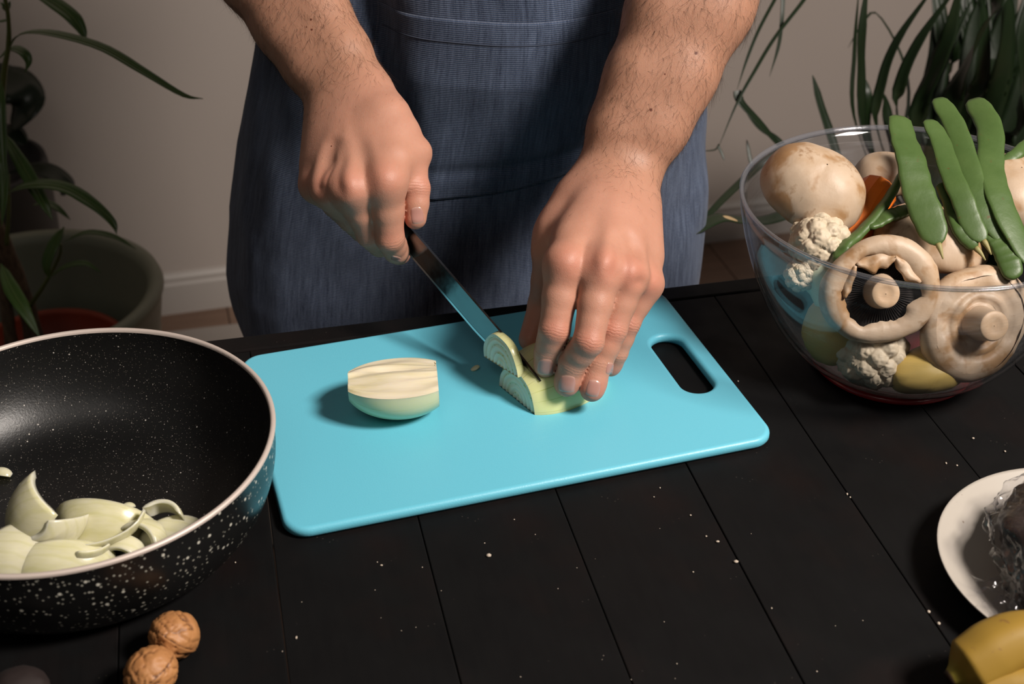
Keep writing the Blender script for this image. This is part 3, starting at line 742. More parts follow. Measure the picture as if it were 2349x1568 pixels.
# ------------------------------------------------------------------ plate with wrapped food, bananas
PLX, PLY, PLR = 0.3493, 0.6291, 0.0915
pp = [(0.0005, 0.004), (0.035, 0.004), (0.052, 0.0045), (0.066, 0.008), (0.080, 0.0145), (PLR - 0.002, 0.0195), (PLR - 0.0004, 0.0203), (PLR, 0.0196), (PLR - 0.001, 0.0182), (0.078, 0.0115), (0.062, 0.0045), (0.050, 0.0012), (0.047, 0.0002), (0.044, 0.0002), (0.042, 0.0014), (0.0005, 0.0016)]
plate = fix_normals(mesh('plate', *lathe(pp, 96), MT['plate'], None, True, (PLX, PLY, 0))); tag(plate, 'cream round plate at the right edge with a wrapped package', 'plate')
pk = empty('wrapped_package', (PLX, PLY, 0.0045)); tag(pk, 'dark food wrapped in crinkled clear film on the cream plate', 'packaged food')
V, Fc = ico(5)
W = V * (1.03 + 0.14 * fbm(V, 1.7, 4, 21) + 0.5 * (np.abs(vnoise(V + 4, 2.6, 33)) * 0.10))[:, None] * [0.062, 0.068, 0.032]; W[:, 2] = np.maximum(W[:, 2], -0.026)
W = W + np.array([0.006, -0.014, 0.0]); W[:, 2] += 0.0275 - 0.0
# keep inside the plate well
def over_plate(W, gap):
    r = np.hypot(W[:, 0], W[:, 1]); zz = np.interp(r, [0, .052, .066, .080, .0895], [0.0, 0.001, 0.0045, 0.011, 0.016]) + gap
    W[:, 2] = np.maximum(W[:, 2], zz); return W
W = over_plate(W, 0.0018)
mesh('dried_fruit_filling', W, Fc, MT['prune'], pk)
V, Fc = ico(6)
cr = np.abs(vnoise(V, 5.0, 31)) * 0.10 + np.abs(vnoise(V, 11.0, 32)) * 0.05 + np.abs(vnoise(V + 4, 2.6, 33)) * 0.10
W = V * (1.02 + 0.14 * fbm(V, 1.7, 4, 21) + cr)[:, None] * [0.063, 0.069, 0.033]; W = W + np.array([0.004, -0.014, 0.0275])
W = over_plate(W, 0.0006)
mesh('cling_film', W, Fc, MT['film'], pk)
# crumpled film ear towards the left
g = []
for i, u in enumerate(np.linspace(0, 1, 14)):
    for j, w in enumerate(np.linspace(-1, 1, 12)):
        g.append((-0.050 - 0.030 * u + 0.003 * math.sin(j * 2.1), -0.030 + w * (0.010 + 0.014 * u) - 0.012 * u, 0.016 - 0.002 * u + 0.0075 * abs(math.sin(j * 1.9 + 2 * u)) + 0.002 * math.sin(i * 1.3 + j)))
mesh('film_fold', over_plate(np.array(g), 0.001), grid_faces(14, 12), MT['film'], pk)
sc = spline([(0.022, 0.050, 0.040), (0.030, 0.028, 0.062), (0.040, -0.004, 0.066), (0.048, -0.035, 0.058)], 18)
V, Fc = tube(sc, 0.021 * np.array([.55, .8, .93, .98] + [1] * 11 + [.95, .8, .5]), 20, (0, 0, 1))
mesh('sausage_end', V, Fc, MT['sausage'], pk)
V, Fc = tube(sc, 0.0235 * np.array([.6, .82, .94, .98] + [1] * 11 + [.95, .8, .5]), 28, (0, 0, 1)); V = V * (1 + 0.02 * vnoise(V, 90, 3))[:, None]
mesh('sausage_film', V, Fc, MT['film'], pk)
def banana(C, r, label):
    C = spline(C, 40); n = 40; q = np.linspace(0, 1, n)
    rr = r * np.interp(q, [0, .04, .09, .15, .26, .45, .75, .9, .96, 1], [.24, .28, .38, .60, .95, 1.0, .95, .62, .40, .34])
    V, Fc = tube(C, rr, 20, (0, 0, 1))
    a = np.tile(np.linspace(0, 2 * math.pi, 20, endpoint=False), n)
    ctr = np.repeat(C, 20, 0); V = ctr + (V - ctr) * (1 + 0.045 * np.cos(5 * a))[:, None]
    qq = np.repeat(q, 20)
    o = fix_normals(mesh('banana', V - C[0], Fc, MT['banana'], None, True, C[0]))
    fattr(o.data, 'tip', np.clip((0.045 - qq) / 0.02, 0, 1)); fattr(o.data, 'green', np.clip((0.16 - qq) / 0.1, 0, 1) * 0.5 * (1 - np.clip((0.05 - qq) / 0.02, 0, 1)))
    tag(o, label, 'banana', 'bananas at the bottom right corner'); return o
banana([onz(2174, 1557, 0.020), onz(2205, 1540, 0.023), onz(2240, 1519, 0.027), onz(2290, 1487, 0.033), onz(2349, 1468, 0.036), onz(2450, 1470, 0.034), onz(2600, 1520, 0.022)], 0.0163, 'upper yellow banana with a dark tip, overlapping the plate')
banana([onz(2205, 1612, 0.010), onz(2250, 1594, 0.013), onz(2330, 1580, 0.0165), onz(2450, 1600, 0.0165), onz(2580, 1660, 0.0165)], 0.016, 'lower banana beneath the one with the dark tip')

# ------------------------------------------------------------------ crumbs on the table
mb = MB(); V0, F0 = ico(1)
for px, py, s in [(1646, 1243, 1.1), (1688, 1289, 1.2), (1121, 1275, 1.3), (1584, 1182, .7), (680, 1463, .9), (2232, 1006, .9), (2305, 1036, 1.0), (2170, 1063, .8), (2195, 1068, .7), (2130, 1404, 1.1), (2153, 1431, 1.1), (875, 1297, .7), (1943, 1134, .9), (1950, 1141, .7), (1693, 875, .8), (1620, 1230, .6), (1280, 1350, .4), (1770, 1395, .5), (1500, 1140, .5), (1514, 1119, .5), (540, 1290, .5), (1590, 1312, .5)] + \
        [(RNG.uniform(640, 2100), RNG.uniform(1190, 1560), RNG.uniform(.2, .4)) for _ in range(26)]:
    q = onz(px, py, 0.0)
    d = (q[:2] - BC); u_, v_ = abs(d @ bx), abs(d @ by)
    if u_ < BL / 2 + .003 and v_ < BWD / 2 + .003: continue
    mb.add(V0 * (RNG.uniform(.6, 1.2, 3) * [0.0013, 0.0013, 0.0008] * s) + [q[0], q[1], 0.0006 * s], F0)
o = mb.build('crumbs', MT['crumb'], None); tag(o, 'tiny pale crumbs scattered over the black table', 'crumbs', kind='stuff')
# ------------------------------------------------------------------ person: one continuous body grown from a distance field
def _axis(segs):
    out = [segs[0][0]]
    for a, b, st in segs:
        n_ = max(1, int(round((b - a) / st))); out += list(a + (b - a) * np.arange(1, n_ + 1) / n_)
    return np.array(out, np.float32)
STEP = 0.0012
GX = _axis([(-0.36, -0.20, 0.012), (-0.20, 0.196, STEP), (0.196, 0.30, 0.012)])
GY = _axis([(0.755, 1.070, STEP), (1.070, 1.36, 0.012)])
GZ = _axis([(-0.25, 0.004, 0.012), (0.004, 0.262, STEP), (0.262, 0.76, 0.012)])
DF = np.full((len(GX), len(GY), len(GZ)), 0.04, np.float32)
def smin(a, b, k):
    h = np.clip(0.5 + 0.5 * (b - a) / k, 0, 1); return b + (a - b) * h - k * h * (1 - h)
def smax(a, b, k): return -smin(-a, -b, k)
class Blk:
    def __init__(s, pts, pad):
        p = np.asarray(pts); lo, hi = p.min(0) - pad, p.max(0) + pad; s.sl = []
        for A, l, h in zip((GX, GY, GZ), lo, hi):
            i0 = max(0, np.searchsorted(A, l) - 1); i1 = min(len(A), np.searchsorted(A, h) + 2); s.sl.append(slice(i0, i1))
        s.sl = tuple(s.sl)
        s.x = GX[s.sl[0]][:, None, None]; s.y = GY[s.sl[1]][None, :, None]; s.z = GZ[s.sl[2]][None, None, :]
    def cone(s, a, b, r1, r2):
        a = np.asarray(a, np.float32); b = np.asarray(b, np.float32); ab = b - a; L2 = float(ab @ ab) + 1e-12
        t_ = np.clip(((s.x - a[0]) * ab[0] + (s.y - a[1]) * ab[1] + (s.z - a[2]) * ab[2]) / L2, 0, 1)
        return np.sqrt((s.x - a[0] - t_ * ab[0]) ** 2 + (s.y - a[1] - t_ * ab[1]) ** 2 + (s.z - a[2] - t_ * ab[2]) ** 2) - (r1 + (r2 - r1) * t_)
    def sph(s, c_, r): return s.cone(c_, np.asarray(c_) + 1e-6, r, r)
    def chain(s, pts, rad, k=0.004):
        d = None
        for a, b, r1, r2 in zip(pts[:-1], pts[1:], rad[:-1], rad[1:]):
            q = s.cone(a, b, r1, r2); d = q if d is None else smin(d, q, k)
        return d
def J(lst): return [P(*q) for q in lst]
DORS = -FWD            # both hands show their backs to the lens
def hand(spec):
    """spec: joints of the palm, fingers and forearm; returns nothing, writes into DF"""
    allp = [q for f in spec['fingers'] for q in f['p']] + spec['palm_pts'] + spec['arm'][:2]
    B = Blk(allp, 0.03)
    palm = None
    for a, b, r1, r2 in spec['palm']:
        q = B.cone(a, b, r1, r2); palm = q if palm is None else smin(palm, q, spec.get('kp', 0.012))
    for a, b, r1, r2, k in spec.get('soft', []): palm = smin(palm, B.cone(a, b, r1, r2), k)
    for a, b, r1, r2, k in spec.get('ridge', []): palm = smin(palm, B.cone(a, b, r1, r2), k)
    for a, b, r1, r2, k in spec.get('carve', []): palm = smax(palm, -B.cone(a, b, r1, r2), k)
    out = palm.copy(); o0 = [q.start for q in B.sl]
    for f in spec['fingers']:
        Bf = Blk(f['p'], 0.034); loc = tuple(slice(max(q.start - o, 0), min(q.stop - o, n_)) for q, o, n_ in zip(Bf.sl, o0, palm.shape))
        Bf.sl = tuple(slice(q.start + o, q.stop + o) for q, o in zip(loc, o0)); Bf.x = GX[Bf.sl[0]][:, None, None]; Bf.y = GY[Bf.sl[1]][None, :, None]; Bf.z = GZ[Bf.sl[2]][None, None, :]
        d = Bf.chain(f['p'], f['r'], f.get('ki', 0.003))
        for c_, r, k in f.get('bulge', []): d = smin(d, Bf.sph(c_, r), k)
        out[loc] = np.minimum(out[loc], smin(palm[loc], d, f.get('kj', 0.009)))
    DF[B.sl] = np.minimum(DF[B.sl], out)
def limb(cones, k, pad=0.05):
    B = Blk([c_[0] for c_ in cones] + [c_[1] for c_ in cones], pad + max(c_[2] for c_ in cones)); d = None
    for a, b, r1, r2 in cones:
        q = B.cone(a, b, r1, r2); d = q if d is None else smin(d, q, k)
    DF[B.sl] = smin(DF[B.sl], np.minimum(d, 0.04).astype(np.float32), 0.010)
def lerp(a, b, t_): return np.asarray(a) * (1 - t_) + np.asarray(b) * t_
def finger(mcp, pip, dip, tip, r, lean=0.0):
    """r: mcp, pip, dip, tip radii; adds waists between joints and a fuller pad under the tip"""
    m1, m2 = lerp(mcp, pip, 0.5), lerp(pip, dip, 0.5)
    w1 = (r[0] + r[1]) / 2 * 0.985; w2 = (r[1] + r[2]) / 2 * 0.985
    ax = unit(tip - dip); pal = unit(FWD - ax * (FWD @ ax))
    return dict(p=[mcp, m1, pip, m2, dip, tip], r=[r[0], w1, r[1], w2, r[2], r[3]],
                bulge=[(lerp(dip, tip, 0.75) + pal * 0.0012, r[3] * 1.0, 0.004)])
# ---- left hand (holds the onion down)
LW1, LW2 = P(1382, 402, 1.037), P(1456, 398, 1.037)
L_mcp = J([(1297, 606, .957), (1380, 613, .953), (1441, 630, .963), (1480, 650, .984)])
L_pip = J([(1272, 757, .957), (1350, 783, .948), (1405, 757, .964), (1438, 741, .985)])
L_dip = J([(1256, 806, .968), (1314, 832, .962), (1374, 832, .968), (1414, 808, .992)])
L_tip = J([(1251, 840, .973), (1300, 881, .969), (1358, 893, .968), (1401, 841, .999)])
L_r = [(.0140, .0107, .0091, .0077), (.0137, .0104, .0096, .0088), (.0127, .0099, .0092, .0086), (.0114, .0092, .0080, .0070)]
lf = [finger(a, b, c_, d, r) for a, b, c_, d, r in zip(L_mcp, L_pip, L_dip, L_tip, L_r)]
lth = J([(1322, 462, 1.028), (1266, 586, 1.012), (1246, 700, 1.034), (1216, 778, 1.024)])
lf.append(dict(p=[lth[0], lerp(lth[0], lth[1], .5), lth[1], lerp(lth[1], lth[2], .5), lth[2], lth[3]], r=[.0160, .0150, .0140, .0118, .0112, .0086], kj=0.012, bulge=[]))
Lspec = dict(fingers=lf, arm=[LW1, LW2], palm_pts=[LW1, LW2],
    palm=[(lerp(LW1, LW2, .15), L_mcp[0], .0195, .0138), (lerp(LW1, LW2, .4), L_mcp[1], .0205, .0138), (lerp(LW1, LW2, .7), L_mcp[2], .0205, .0130), (LW2 - RIGHT * .002, L_mcp[3] + FWD * .002, .0185, .0122)],
    soft=[(lerp(LW1, LW2, .6) + FWD * .010, lerp(L_mcp[1], L_mcp[3], .4) + FWD * .010, .018, .011, .012),
          (lerp(LW2, L_mcp[3], .35) + FWD * .006 - RIGHT * .002, lerp(LW2, L_mcp[3], .75) + FWD * .006 - RIGHT * .001, .0165, .0145, .012),
          (P(1348, 425, 1.030), P(1276, 535, 1.010), .0165, .0150, .012),
          (lerp(lth[0], lth[1], .6), lerp(L_mcp[0], LW1, .22) + FWD * .004, .0135, .0115, .016)],
    ridge=[(L_mcp[0] + DORS * .0065, L_mcp[0] + DORS * .0066, .0082, .0082, .010), (L_mcp[1] + DORS * .0068, L_mcp[1] + DORS * .0069, .0080, .0080, .010),
           (L_mcp[2] + DORS * .0064, L_mcp[2] + DORS * .0065, .0073, .0073, .009), (L_mcp[3] + DORS * .005, L_mcp[3] + DORS * .0051, .0070, .0070, .007)]
          + [(lerp(lerp(LW1, LW2, .3 + .15 * i), L_mcp[i], .30) + DORS * .0155, L_mcp[i] + DORS * .0112, .0012, .0028, .009) for i in range(4)],
    carve=[(lerp(L_mcp[i], L_mcp[i + 1], .5) + DORS * .0205 - UP * .003, lerp(lerp(L_mcp[i], L_mcp[i + 1], .5), lerp(LW1, LW2, .5), .35) + DORS * .0330, .0048, .002, .010) for i in range(3)])
hand(Lspec)
LE = P(1418, 398, 1.035); LTOP = P(1590, 0, 1.025); ldir = unit(LTOP - LE); L_elb = LE + ldir * 0.262
lside = unit(LW2 - LW1)
def forearm(w1, w2, elb, side, s=1.0):
    c0 = lerp(w1, w2, .5); st = [(0.0, None), (.15, .0150), (.30, .0158), (.50, .0172), (.75, .0150), (1.0, .0100)]; ra = [.0182, .0190, .0222, .0262, .0300, .0330]
    out = []
    for sg in (-1, 1):
        pts = [w1 if sg < 0 else w2] + [lerp(c0, elb, f) + side * sg * o * s for f, o in st[1:]]
        out += [(a, b, r1 * (s if i else 1), r2 * s) for i, (a, b, r1, r2) in enumerate(zip(pts[:-1], pts[1:], ra[:-1], ra[1:]))]
    return out
limb(forearm(LW1, LW2, L_elb, lside, 1.0), 0.022)
# ---- right hand (fist round the knife handle)
R_mcp = J([(884, 417, .990), (806, 430, .991), (757, 430, 1.003), (727, 424, 1.022)])
R_pip = J([(894, 545, 1.012), (849, 536, 1.021), (806, 502, 1.037), (768, 472, 1.053)])
R_dip = J([(909, 574, 1.034), (872, 560, 1.045), (830, 528, 1.060), (792, 497, 1.074)])
R_tip = J([(917, 583, 1.052), (893, 556, 1.064), (855, 522, 1.078), (816, 490, 1.088)])
R_r = [(.0138, .0104, .0094, .0080), (.0136, .0102, .0092, .0080), (.0124, .0096, .0086, .0076), (.0112, .0086, .0078, .0070)]
rf = [finger(a, b, c_, d, r) for a, b, c_, d, r in zip(R_mcp, R_pip, R_dip, R_tip, R_r)]
rth = J([(888, 275, 1.020), (944, 352, 1.014), (957, 432, 1.010), (953, 500, 1.012)])
rf.append(dict(p=[rth[0], lerp(rth[0], rth[1], .5), rth[1], lerp(rth[1], rth[2], .5), rth[2], lerp(rth[2], rth[3], .5), rth[3]], r=[.0180, .0160, .0128, .0092, .0092, .0090, .0082], kj=0.010, bulge=[(rth[1] + RIGHT * .003, .0112, .006)]))
RW1, RW2 = P(838, 208, 1.043), P(768, 236, 1.052)
Rspec = dict(fingers=rf, arm=[RW1, RW2], palm_pts=[RW1, RW2], kp=0.013,
    palm=[(lerp(RW1, RW2, .1), R_mcp[0], .0195, .0140), (lerp(RW1, RW2, .35), R_mcp[1], .0200, .0138), (lerp(RW1, RW2, .7), R_mcp[2], .0200, .0130), (RW2, R_mcp[3] + FWD * .002, .0195, .0125)],
    soft=[(lerp(RW1, RW2, .6) + FWD * .008, lerp(R_mcp[1], R_mcp[3], .4) + FWD * .008, .019, .013, .012),
          (lerp(RW2, R_mcp[3], .25) + RIGHT * .001 + FWD * .004, lerp(RW2, R_mcp[3], .75) + RIGHT * .003 + FWD * .004, .0175, .0155, .014),
          (lerp(RW1, rth[1], .35), lerp(R_mcp[0], rth[1], .45) - UP * -.008, .017, .0125, .018)],
    ridge=[(R_mcp[0] + DORS * .006, R_mcp[0] + DORS * .0061, .0078, .0078, .010), (R_mcp[1] + DORS * .0068, R_mcp[1] + DORS * .0069, .0086, .0086, .007),
           (R_mcp[2] + DORS * .0064, R_mcp[2] + DORS * .0065, .0076, .0076, .006), (R_mcp[3] + DORS * .005 - RIGHT * .001, R_mcp[3] + DORS * .0051, .0066, .0066, .006)]
          + [(lerp(lerp(RW1, RW2, .25 + .2 * i), R_mcp[i], .30) + DORS * .0165, R_mcp[i] + DORS * .0118, .0018, .0032, .006) for i in range(1, 4)]
          + [(lerp(lerp(RW1, RW2, .25), R_mcp[0], .30) + DORS * .0155, R_mcp[0] + DORS * .010, .0015, .0025, .009)],
    carve=[(lerp(R_mcp[i], R_mcp[i + 1], .5) + DORS * .0205 - UP * .003, lerp(lerp(R_mcp[i], R_mcp[i + 1], .5), lerp(RW1, RW2, .5), .40) + DORS * .0295, .0052, .003, .010) for i in range(3)])
hand(Rspec)
RE = lerp(RW1, RW2, .5); RTOP = P(664, 0, 1.075); rdir = unit(RTOP - RE); R_elb = RE + rdir * 0.262
rside = unit(RW2 - RW1)
limb(forearm(RW1, RW2, R_elb, rside, 0.93), 0.022)
# ---- upper arms and trunk (under the clothes)
BX, BY = -0.048, 1.205
SHL, SHR = np.array([BX + 0.185, BY + 0.01, 0.60]), np.array([BX - 0.185, BY + 0.01, 0.60])
limb([(L_elb, lerp(L_elb, SHL, .5), .040, .046), (lerp(L_elb, SHL, .5), SHL, .046, .054)], 0.03)
limb([(R_elb, lerp(R_elb, SHR, .5), .040, .046), (lerp(R_elb, SHR, .5), SHR, .046, .054)], 0.03)
limb([(np.array([BX - .075, BY, -.12]), np.array([BX - .070, BY, .10]), .100, .092), (np.array([BX + .075, BY, -.12]), np.array([BX + .070, BY, .10]), .100, .092),
      (np.array([BX - .070, BY, .10]), np.array([BX - .085, BY, .45]), .092, .100), (np.array([BX + .070, BY, .10]), np.array([BX + .085, BY, .45]), .092, .100),
      (np.array([BX - .085, BY, .45]), SHR, .100, .062), (np.array([BX + .085, BY, .45]), SHL, .100, .062),
      (np.array([BX, BY, .50]), np.array([BX, BY + .01, .70]), .085, .052)], 0.05, 0.03)
def surface_nets(D):
    S = D < 0
    nx, ny, nz = D.shape
    cnt = np.zeros((nx - 1, ny - 1, nz - 1), np.uint8)
    for dx in (0, 1):
        for dy in (0, 1):
            for dz in (0, 1): cnt += S[dx:nx - 1 + dx, dy:ny - 1 + dy, dz:nz - 1 + dz]
    act = np.argwhere((cnt > 0) & (cnt < 8)); idx = np.full(cnt.shape, -1, np.int32)
    idx[act[:, 0], act[:, 1], act[:, 2]] = np.arange(len(act))
    acc = np.zeros((len(act), 3)); num = np.zeros(len(act))
    X = [GX.astype(float), GY.astype(float), GZ.astype(float)]
    corners = [(a, b, c_) for a in (0, 1) for b in (0, 1) for c_ in (0, 1)]
    for a in corners:
        for ax in range(3):
            if a[ax]: continue
            b = list(a); b[ax] = 1
            ia = act + a; ib = act + b
            da = D[ia[:, 0], ia[:, 1], ia[:, 2]].astype(float); db = D[ib[:, 0], ib[:, 1], ib[:, 2]].astype(float)
            m = (da < 0) != (db < 0); t_ = np.where(m, da / np.where(m, da - db, 1), 0)
            for j in range(3):
                pa = X[j][ia[:, j]]; pb = X[j][ib[:, j]]; acc[:, j] += np.where(m, pa + (pb - pa) * t_, 0)
            num += m
    V = acc / num[:, None]; quads = []
    for ax in range(3):
        sl0 = [slice(None)] * 3; sl1 = [slice(None)] * 3; sl0[ax] = slice(0, -1); sl1[ax] = slice(1, None)
        A, B_ = S[tuple(sl0)], S[tuple(sl1)]; e = np.argwhere(A != B_)
        o1, o2 = [(1, 2), (2, 0), (0, 1)][ax]
        ok = (e[:, o1] > 0) & (e[:, o2] > 0) & (e[:, o1] < D.shape[o1] - 1) & (e[:, o2] < D.shape[o2] - 1); e = e[ok]
        def at(d1, d2):
            q = e.copy(); q[:, o1] -= d1; q[:, o2] -= d2; return idx[q[:, 0], q[:, 1], q[:, 2]]
        Q = np.stack([at(1, 1), at(0, 1), at(0, 0), at(1, 0)], 1)
        flip = ~A[e[:, 0], e[:, 1], e[:, 2]]; Q[flip] = Q[flip][:, ::-1]; quads.append(Q)
    return V, np.concatenate(quads)
BV, BQ = surface_nets(DF)
def relax(V, Q, it, lam):
    E = np.concatenate([Q[:, [0, 1]], Q[:, [1, 2]], Q[:, [2, 3]], Q[:, [3, 0]]]); E = np.unique(np.sort(E, 1), axis=0)
    deg = np.bincount(E.ravel(), minlength=len(V)).astype(float)[:, None]
    for k in range(it):
        S_ = np.zeros_like(V)
        for j in range(3):
            S_[:, j] = np.bincount(E[:, 0], V[E[:, 1], j], len(V)) + np.bincount(E[:, 1], V[E[:, 0], j], len(V))
        V = V + lam[k % 2] * (S_ / deg - V)
    return V
BV = relax(BV, BQ, 14, (0.5, -0.51))
person = empty('person', (BX, BY, FLOOR_Z))
tag(person, 'person in a blue denim apron with bare forearms, slicing an onion', 'person')
PO = np.array([BX, BY, FLOOR_Z])
me = bpy.data.meshes.new('body'); me.vertices.add(len(BV)); me.vertices.foreach_set('co', (BV - PO).ravel())
me.loops.add(BQ.size); me.loops.foreach_set('vertex_index', BQ.ravel().astype(np.int32))
me.polygons.add(len(BQ)); me.polygons.foreach_set('loop_start', np.arange(0, BQ.size, 4, dtype=np.int32)); me.polygons.foreach_set('loop_total', np.full(len(BQ), 4, np.int32))
me.update(calc_edges=True); me.validate(); me.polygons.foreach_set('use_smooth', [True] * len(me.polygons))
# colour and relief masks carried by the skin
def gs(c_, s_): return np.exp(-((BV - c_) ** 2).sum(1) / (2 * s_ * s_))
red = np.zeros(len(BV)); wr = np.zeros(len(BV)); ax = np.zeros(len(BV))
for M_, Pp, Dd, Tt, w in ((L_mcp, L_pip, L_dip, L_tip, 1.0), (R_mcp, R_pip, R_dip, R_tip, 0.75)):
    for a, b, c_, d in zip(M_, Pp, Dd, Tt):
        red = np.maximum(red, w * 0.60 * gs(a + DORS * .010, .008)); red = np.maximum(red, w * 0.45 * gs(b + DORS * .008, .0070)); red = np.maximum(red, 0.9 * w * gs(d + unit(d - c_) * .004, .0085))
        for c0, axv, rng, amp in ((b, unit(c_ - a), .0042, 1.0), (c_, unit(d - b), .0028, .6)):
            q = BV - c0; s_ = q @ axv; m_ = np.exp(-(s_ / rng) ** 2) * np.exp(-((q ** 2).sum(1)) / (2 * .011 ** 2)) * np.clip(0.5 + (q @ DORS) / .008, 0, 1) * amp
            up_ = m_ > wr; ax = np.where(up_, s_ * 1000, ax); wr = np.maximum(wr, m_)
red = np.maximum(red, 0.95 * gs(rth[3] + np.array([-.006, 0, -.002]), .007)); red = np.maximum(red, 0.45 * gs(rth[2], .009)); red = np.maximum(red, 0.7 * gs(lth[3], .009))
q = BV - rth[2]; s_ = q @ unit(rth[3] - rth[1]); m_ = np.exp(-(s_ / .005) ** 2) * np.exp(-((q ** 2).sum(1)) / (2 * .012 ** 2)); ax = np.where(m_ > wr, s_ * 1000, ax); wr = np.maximum(wr, m_)
hl = np.clip(((BV - LE) @ ldir + 0.022) / 0.035, 0, 1) * (BV[:, 0] > 0.0)
hr_ = np.clip(((BV - RE) @ rdir + 0.022) / 0.035, 0, 1) * (BV[:, 0] < -0.06)
hairy = np.clip(hl + hr_, 0, 1)
fattr(me, 'red', red); fattr(me, 'wr', wr); fattr(me, 'ax', ax); fattr(me, 'hairy', hairy)
from mathutils.bvhtree import BVHTree
BVH = BVHTree.FromPolygons(BV.tolist(), BQ.tolist())
def shoot(px, py):
    r = unit(ray(px, py)); h = BVH.ray_cast(Vector(CAM), Vector(r)); return (None, None) if h[0] is None else (np.array(h[0]), np.array(h[1]))
moles = [(shoot(*q)[0], r) for q, r in (((1597, 122), .0012), ((1493, 252), .0012), ((1525, 170), .0007), ((715, 68), .0009), ((713, 45), .0009), ((703, 62), .0006), ((760, 335), .0006)) if shoot(*q)[0] is not None]
me.materials.append(skin_mat(moles))
link('body', me, person)
# nails
def nail(cx, cy, hw, hl, ang, flatten=0.0):
    n1, n2 = 13, 15; ca, sa_ = math.cos(ang), math.sin(ang); V = np.zeros((n1, n2, 3)); ed = np.zeros((n1, n2)); ok = True; N0 = shoot(cx, cy)[1]
    for i, u in enumerate(np.linspace(-1, 1, n1)):
        for j, w in enumerate(np.linspace(-1, 1, n2)):
            # squircle with a flatter far end
            k = math.sqrt(max(0.0, 1 - 0.42 * w * w)) if w < 0 else math.sqrt(max(0.0, 1 - 0.30 * w ** 4))
            x = u * hw * k; y = w * hl * math.sqrt(1 - 0.32 * u * u)
            h, nn = shoot(cx + x * ca - y * sa_, cy + x * sa_ + y * ca)
            if h is None: return
            rim_ = max(abs(u), abs(w)); lift = 0.00055 * (1 - rim_ ** 4) - 0.00025 * (rim_ > .99)
            V[i, j] = h + (0.5 * nn + 0.5 * N0) * lift; ed[i, j] = max(0, (w - 0.72) / 0.28) + 0.5 * max(0, (-0.65 - w) / 0.35)
    o = mesh('fingernail', V.reshape(-1, 3) - PO, grid_faces(n1, n2), MT['nail'], person); fattr(o.data, 'edge', np.clip(ed.ravel(), 0, 1))
    fix_normals(o)
for a in ((1251, 842, 20, 20, 0.05), (1301, 880, 21, 21, 0.10), (1361, 890, 17, 21, 0.22), (1399, 845, 9, 15, 0.2), (957, 494, 16, 21, -0.15), (909, 593, 13, 6, 0.25)):
    nail(*a)
# arm hair
def strands(n_, seed):
    rg = np.random.default_rng(seed)
    tri = BQ; c0 = BV[tri].mean(1); w = hairy[tri].mean(1)
    e1 = BV[tri[:, 2]] - BV[tri[:, 0]]; e2 = BV[tri[:, 3]] - BV[tri[:, 1]]; nv = np.cross(e1, e2); ar = np.linalg.norm(nv, axis=1); nv /= ar[:, None] + 1e-15
    isl = c0[:, 0] > 0.0; along = np.where(isl, (c0 - LE) @ ldir, (c0 - RE) @ rdir)
    pr = (w + .04 * (along > -.05)) * ar * (along < 0.20) * (along > -.05) * (0.55 + 0.45 * np.clip(vnoise(c0, 60, 3) + .6, 0, 1)); pr *= (nv @ DORS > -0.75)
    pick = rg.choice(len(pr), n_, p=pr / pr.sum())
    m = n_; nn = nv[pick]; il = isl[pick][:, None]; d0 = np.where(il, -ldir, -rdir); sd = np.where(il, lside, rside)
    def nrm(v): return v / (np.linalg.norm(v, axis=1, keepdims=True) + 1e-12)
    dd = d0 + sd * rg.normal(0.30, 0.60, (m, 1)) + rg.normal(0, .25, (m, 3)); dd = nrm(dd - nn * (dd * nn).sum(1, keepdims=True)); dd = nrm(dd + nn * rg.uniform(.10, .42, (m, 1)))
    L = rg.uniform(.006, .016, (m, 1)) * np.clip(w[pick][:, None] + .35, 0, 1); cv = rg.normal(0, .45, (m, 3)); r0 = rg.uniform(.000045, .000075, (m, 1))
    p = c0[pick] + rg.normal(0, .0005, (m, 3)) - nn * 0.0003; s1 = nrm(np.cross(dd, nn)); s2 = np.cross(dd, s1); VV = np.zeros((m, 4, 3, 3))
    for q_ in range(4):
        f_ = q_ / 3; ctr = p + dd * L * f_ + (cv - .25 * nn) * L * f_ * f_ * .35; rr = r0 * (1 - .8 * f_)
        for k_, a_ in enumerate((0, 2.0944, 4.1888)): VV[:, q_, k_] = ctr + rr * (math.cos(a_) * s1 + math.sin(a_) * s2)
    one = np.array([[q_ * 3 + a_, q_ * 3 + (a_ + 1) % 3, q_ * 3 + 3 + (a_ + 1) % 3, q_ * 3 + 3 + a_] for q_ in range(3) for a_ in range(3)])
    FF = (one[None] + (np.arange(m) * 12)[:, None, None]).reshape(-1, 4)
    o = mesh('arm_hair', VV.reshape(-1, 3) - PO, FF, MT['hair'], person); o['kind'] = 'stuff'; o['label'] = 'dark hair on the forearms'
strands(26000, 5)
del DF

